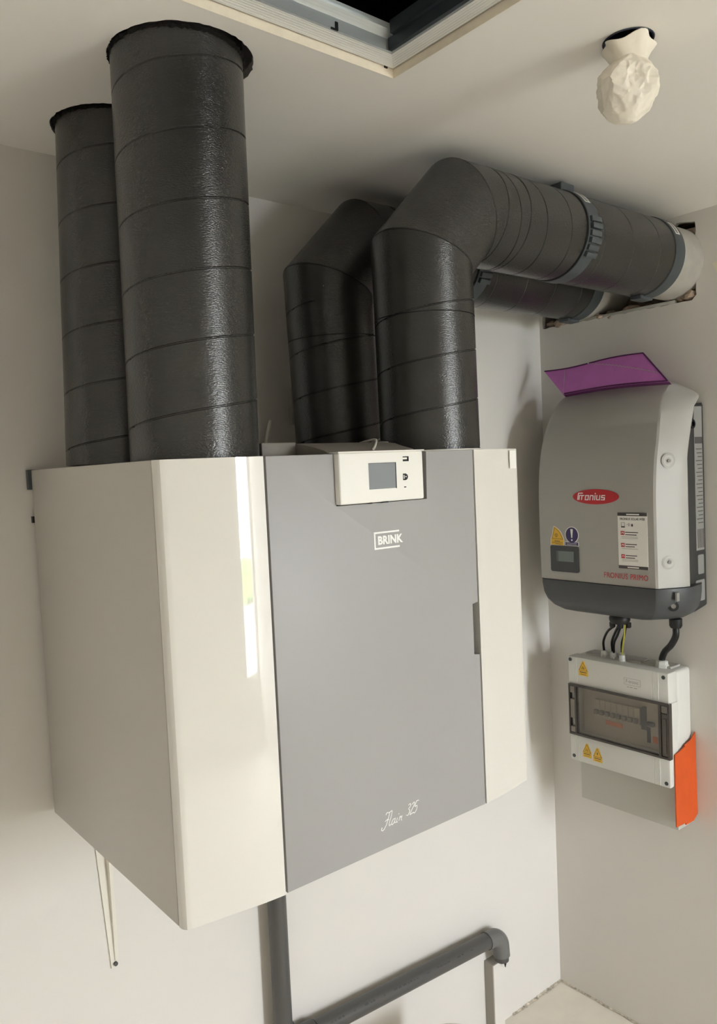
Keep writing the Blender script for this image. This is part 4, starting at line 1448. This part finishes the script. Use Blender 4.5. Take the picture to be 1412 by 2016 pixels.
# ------------------------------------------------------------------ waste pipes under the unit
PYY = -0.036
wp = thing('waste_pipe', 'dark grey plastic waste pipe with sloping branch and elbow below the unit', 'pipe', (0.4685, PYY, 0.0))
VX = 0.4685
link_mesh('vertical_pipe', add_tube(BM(), [(VX, PYY, 0.0), (VX, PYY, UB)], 0.0215, 32), MAT['pvc'], wp, smooth=40)
c0, c1 = Vector((VX, PYY, 0.3530)), Vector((1.163, PYY, 0.3071))
dd = (c1 - c0).normalized()
link_mesh('branch_pipe', add_tube(BM(), [c0, c1], 0.0222, 32), MAT['pvc'], wp, smooth=40)
bm = BM()
add_ring(bm, c0 + dd * 0.022, c0 + dd * 0.082, 0.020, 0.0265, 40)
add_ring(bm, (VX, PYY, 0.30), (VX, PYY, 0.40), 0.0205, 0.0265, 40)
link_mesh('tee_fitting', bm, MAT['pvc'], wp, smooth=40)
bm = BM()
add_ring(bm, c0 + dd * 0.078, c0 + dd * 0.086, 0.0205, 0.0245, 40)
link_mesh('seal_ring', bm, MAT['black'], wp, smooth=40)
ctr = [c1 - dd * 0.004, c1 + dd * 0.024]
e0 = c1 + dd * 0.022
arc = [c1 - dd * 0.004]
for i in range(9):
    a = i / 8 * PI / 2 * 0.97
    arc.append(e0 + dd * (0.030 * math.sin(a)) + Vector((0, -0.004 * math.sin(a), -0.030 * (1 - math.cos(a)))))
arc.append(arc[-1] + Vector((0, -0.002, -0.030)))
link_mesh('elbow', add_tube(BM(), arc, 0.0245, 32), MAT['pvc_light'], wp, smooth=40, label='lighter grey elbow')
ep = arc[-1]
link_mesh('elbow_spigot', add_tube(BM(), [ep, ep + Vector((0, 0, -0.014))], 0.0205, 32), MAT['pvc'], wp, smooth=40)
link_mesh('drip', add_tube(BM(), [ep + Vector((0.004, -0.008, -0.014)), ep + Vector((0.004, -0.009, -0.022)), ep + Vector((0.004, -0.009, -0.034))], [0.006, 0.004, 0.001], 8), MAT['black'], wp, smooth=40)
bm = BM()                                          # faint dark maker's marks printed along the pipe
q = random.Random(9)
nrm_p = Vector((-0.35, -0.75, 0.55))
nrm_p = (nrm_p - dd * nrm_p.dot(dd)).normalized()
tg = dd.cross(nrm_p).normalized()
plp = Plane(c0 + nrm_p * 0.0218, dd, -tg if tg.z < 0 else tg)
plp.n = nrm_p
s = 0.12
while s < 0.62:
    ln = q.uniform(0.004, 0.012)
    add_poly(bm, plp, rect(s, -0.0022, s + ln, q.uniform(-0.0006, 0.0024)), 0.0, 0.0009)
    s += ln + q.choice((0.004, 0.006, 0.03))
link_mesh('pipe_print', bm, mat('pipe_ink', (62, 63, 64), 0.6), wp, kind='stuff')

tr = thing('wall_trunking', 'narrow white cable trunking, sides greyed as shade, on the wall behind pipe elbow', 'trunking', (1.205, -0.018, 0.0))
box_obj('shade_channel', (1.1850, -0.0325, 0.0), (1.2255, -0.0003, 0.222), MAT['shade_channel'], tr)  # grey colour stands for the shade on the trunking's side
box_obj('cover_strip', (1.1845, -0.0365, 0.0), (1.2260, -0.0325, 0.222), MAT['wall'], tr, label='white cover strip')

# white bucket of which only the rim shows
bkt = thing('bucket', 'pale round bucket rim under the sloping grey pipe', 'bucket', (0.785, -0.265, 0.0))
bm = BM()
n = 48
rows = []
for r, z in ((0.086, 0.0), (0.104, 0.278), (0.110, 0.280), (0.110, 0.292), (0.101, 0.292), (0.084, 0.006)):
    rows.append([bm.verts.new((0.785 + r * math.cos(2 * PI * k / n), -0.265 + r * math.sin(2 * PI * k / n), z)) for k in range(n)])
for i in range(len(rows) - 1):
    for k in range(n):
        bm.faces.new((rows[i][k], rows[i][(k + 1) % n], rows[i + 1][(k + 1) % n], rows[i + 1][k]))
bm.faces.new(rows[0][::-1])
bm.faces.new(rows[-1])
link_mesh('bucket_body', bm, MAT['bucket'], bkt, smooth=40)
hd = [(0.785 + 0.114 * math.cos(a), -0.265 - 0.030 - 0.09 * abs(math.sin(a)), 0.275 - 0.07 * math.sin(a)) for a in [PI * i / 16 for i in range(17)]]
link_mesh('bucket_handle', add_tube(BM(), hd, 0.0022, 8), MAT['steel'], bkt, smooth=40)

# ------------------------------------------------------------------ small things on the walls
# tapered bracket leg below the unit
bl = thing('wall_bracket', 'white tapered wall strip with end screw below left of unit', 'bracket', (0.096, 0.0, 0.69))
bm = BM()
pb_ = [(0.0765, 0.945), (0.0935, 0.690), (0.1085, 0.690), (0.1085, 0.945)]
lo = [bm.verts.new((x_, -0.0003, z_)) for x_, z_ in pb_]
hi = [bm.verts.new((x_, -0.004, z_)) for x_, z_ in pb_]
bm.faces.new(hi)
bm.faces.new(lo[::-1])
for i in range(4):
    bm.faces.new((lo[i], lo[(i + 1) % 4], hi[(i + 1) % 4], hi[i]))
link_mesh('strip', bm, MAT['trunk'], bl)
bm = BM()
v = [bm.verts.new(p) for p in ((0.0955, -0.004, 0.945), (0.1005, -0.004, 0.705), (0.1030, -0.004, 0.705), (0.1040, -0.004, 0.945), (0.0955, -0.020, 0.945), (0.1005, -0.007, 0.705), (0.1030, -0.007, 0.705), (0.1040, -0.020, 0.945))]
for f in ((0, 1, 2, 3), (4, 5, 6, 7), (0, 1, 5, 4), (1, 2, 6, 5), (2, 3, 7, 6), (3, 0, 4, 7)):
    bm.faces.new([v[i] for i in f])
link_mesh('rib', bm, MAT['trunk'], bl)
link_mesh('screw', add_tube(BM(), [(0.1012, -0.0035, 0.6985), (0.1012, -0.0085, 0.6985)], 0.0042, 12), MAT['inv_dark'], bl, smooth=30)

wb = thing('wall_socket', 'small grey wall box half hidden behind the rear bent duct', 'socket', (0.62, 0.0, 1.822))
box_obj('plate', (0.594, -0.012, 1.780), (0.676, -0.0004, 1.865), MAT['box_top'], wb, bev=0.002)
box_obj('insert', (0.606, -0.014, 1.792), (0.664, -0.0115, 1.853), MAT['breaker'], wb, bev=0.001)

ps = link_mesh('paper_note', add_poly(b2 := BM(), Plane((XW - 0.001, 0, 0), (0, -1, 0), (0, 0, 1)), [(0.5435, 2.148), (0.62, 2.162), (0.70, 2.10), (0.66, 2.02), (0.575, 2.080)], 0.0002, 0.0008) and b2, MAT['paper'])
place_mesh(ps, (XW, -0.62, 2.09))
tag(ps, 'pale paper note stuck on right wall beside the duct opening', 'note')

cb = link_mesh('sensor_cable', add_tube(BM(), curve_pts([(0.690, -0.235, 2.02), (0.672, -0.262, 1.92), (0.676, -0.270, 1.82), (0.662, -0.275, 1.75), (0.600, -0.285, 1.7225), (0.540, -0.320, 1.7205), (0.478, -0.420, 1.7212), (0.445, -0.480, 1.7205), (0.410, -0.520, 1.7105), (0.378, -0.552, 1.7020)], 8), 0.0021, 8), MAT['trunk'], smooth=60)
place_mesh(cb, (0.378, -0.552, 1.702))
tag(cb, 'thin white cable running down between the bent ducts onto lid', 'cable')
cb = link_mesh('cable_end', add_tube(BM(), curve_pts([(0.505, -0.028, 1.6975), (0.510, -0.028, 1.74), (0.526, -0.024, 1.788)], 6), [0.0042] * 6 + [0.0042] * 6 + [0.0030], 8), MAT['trunk'], smooth=60)
place_mesh(cb, (0.505, -0.028, 1.6975))
tag(cb, 'short white cable end sticking up behind the unit', 'cable')
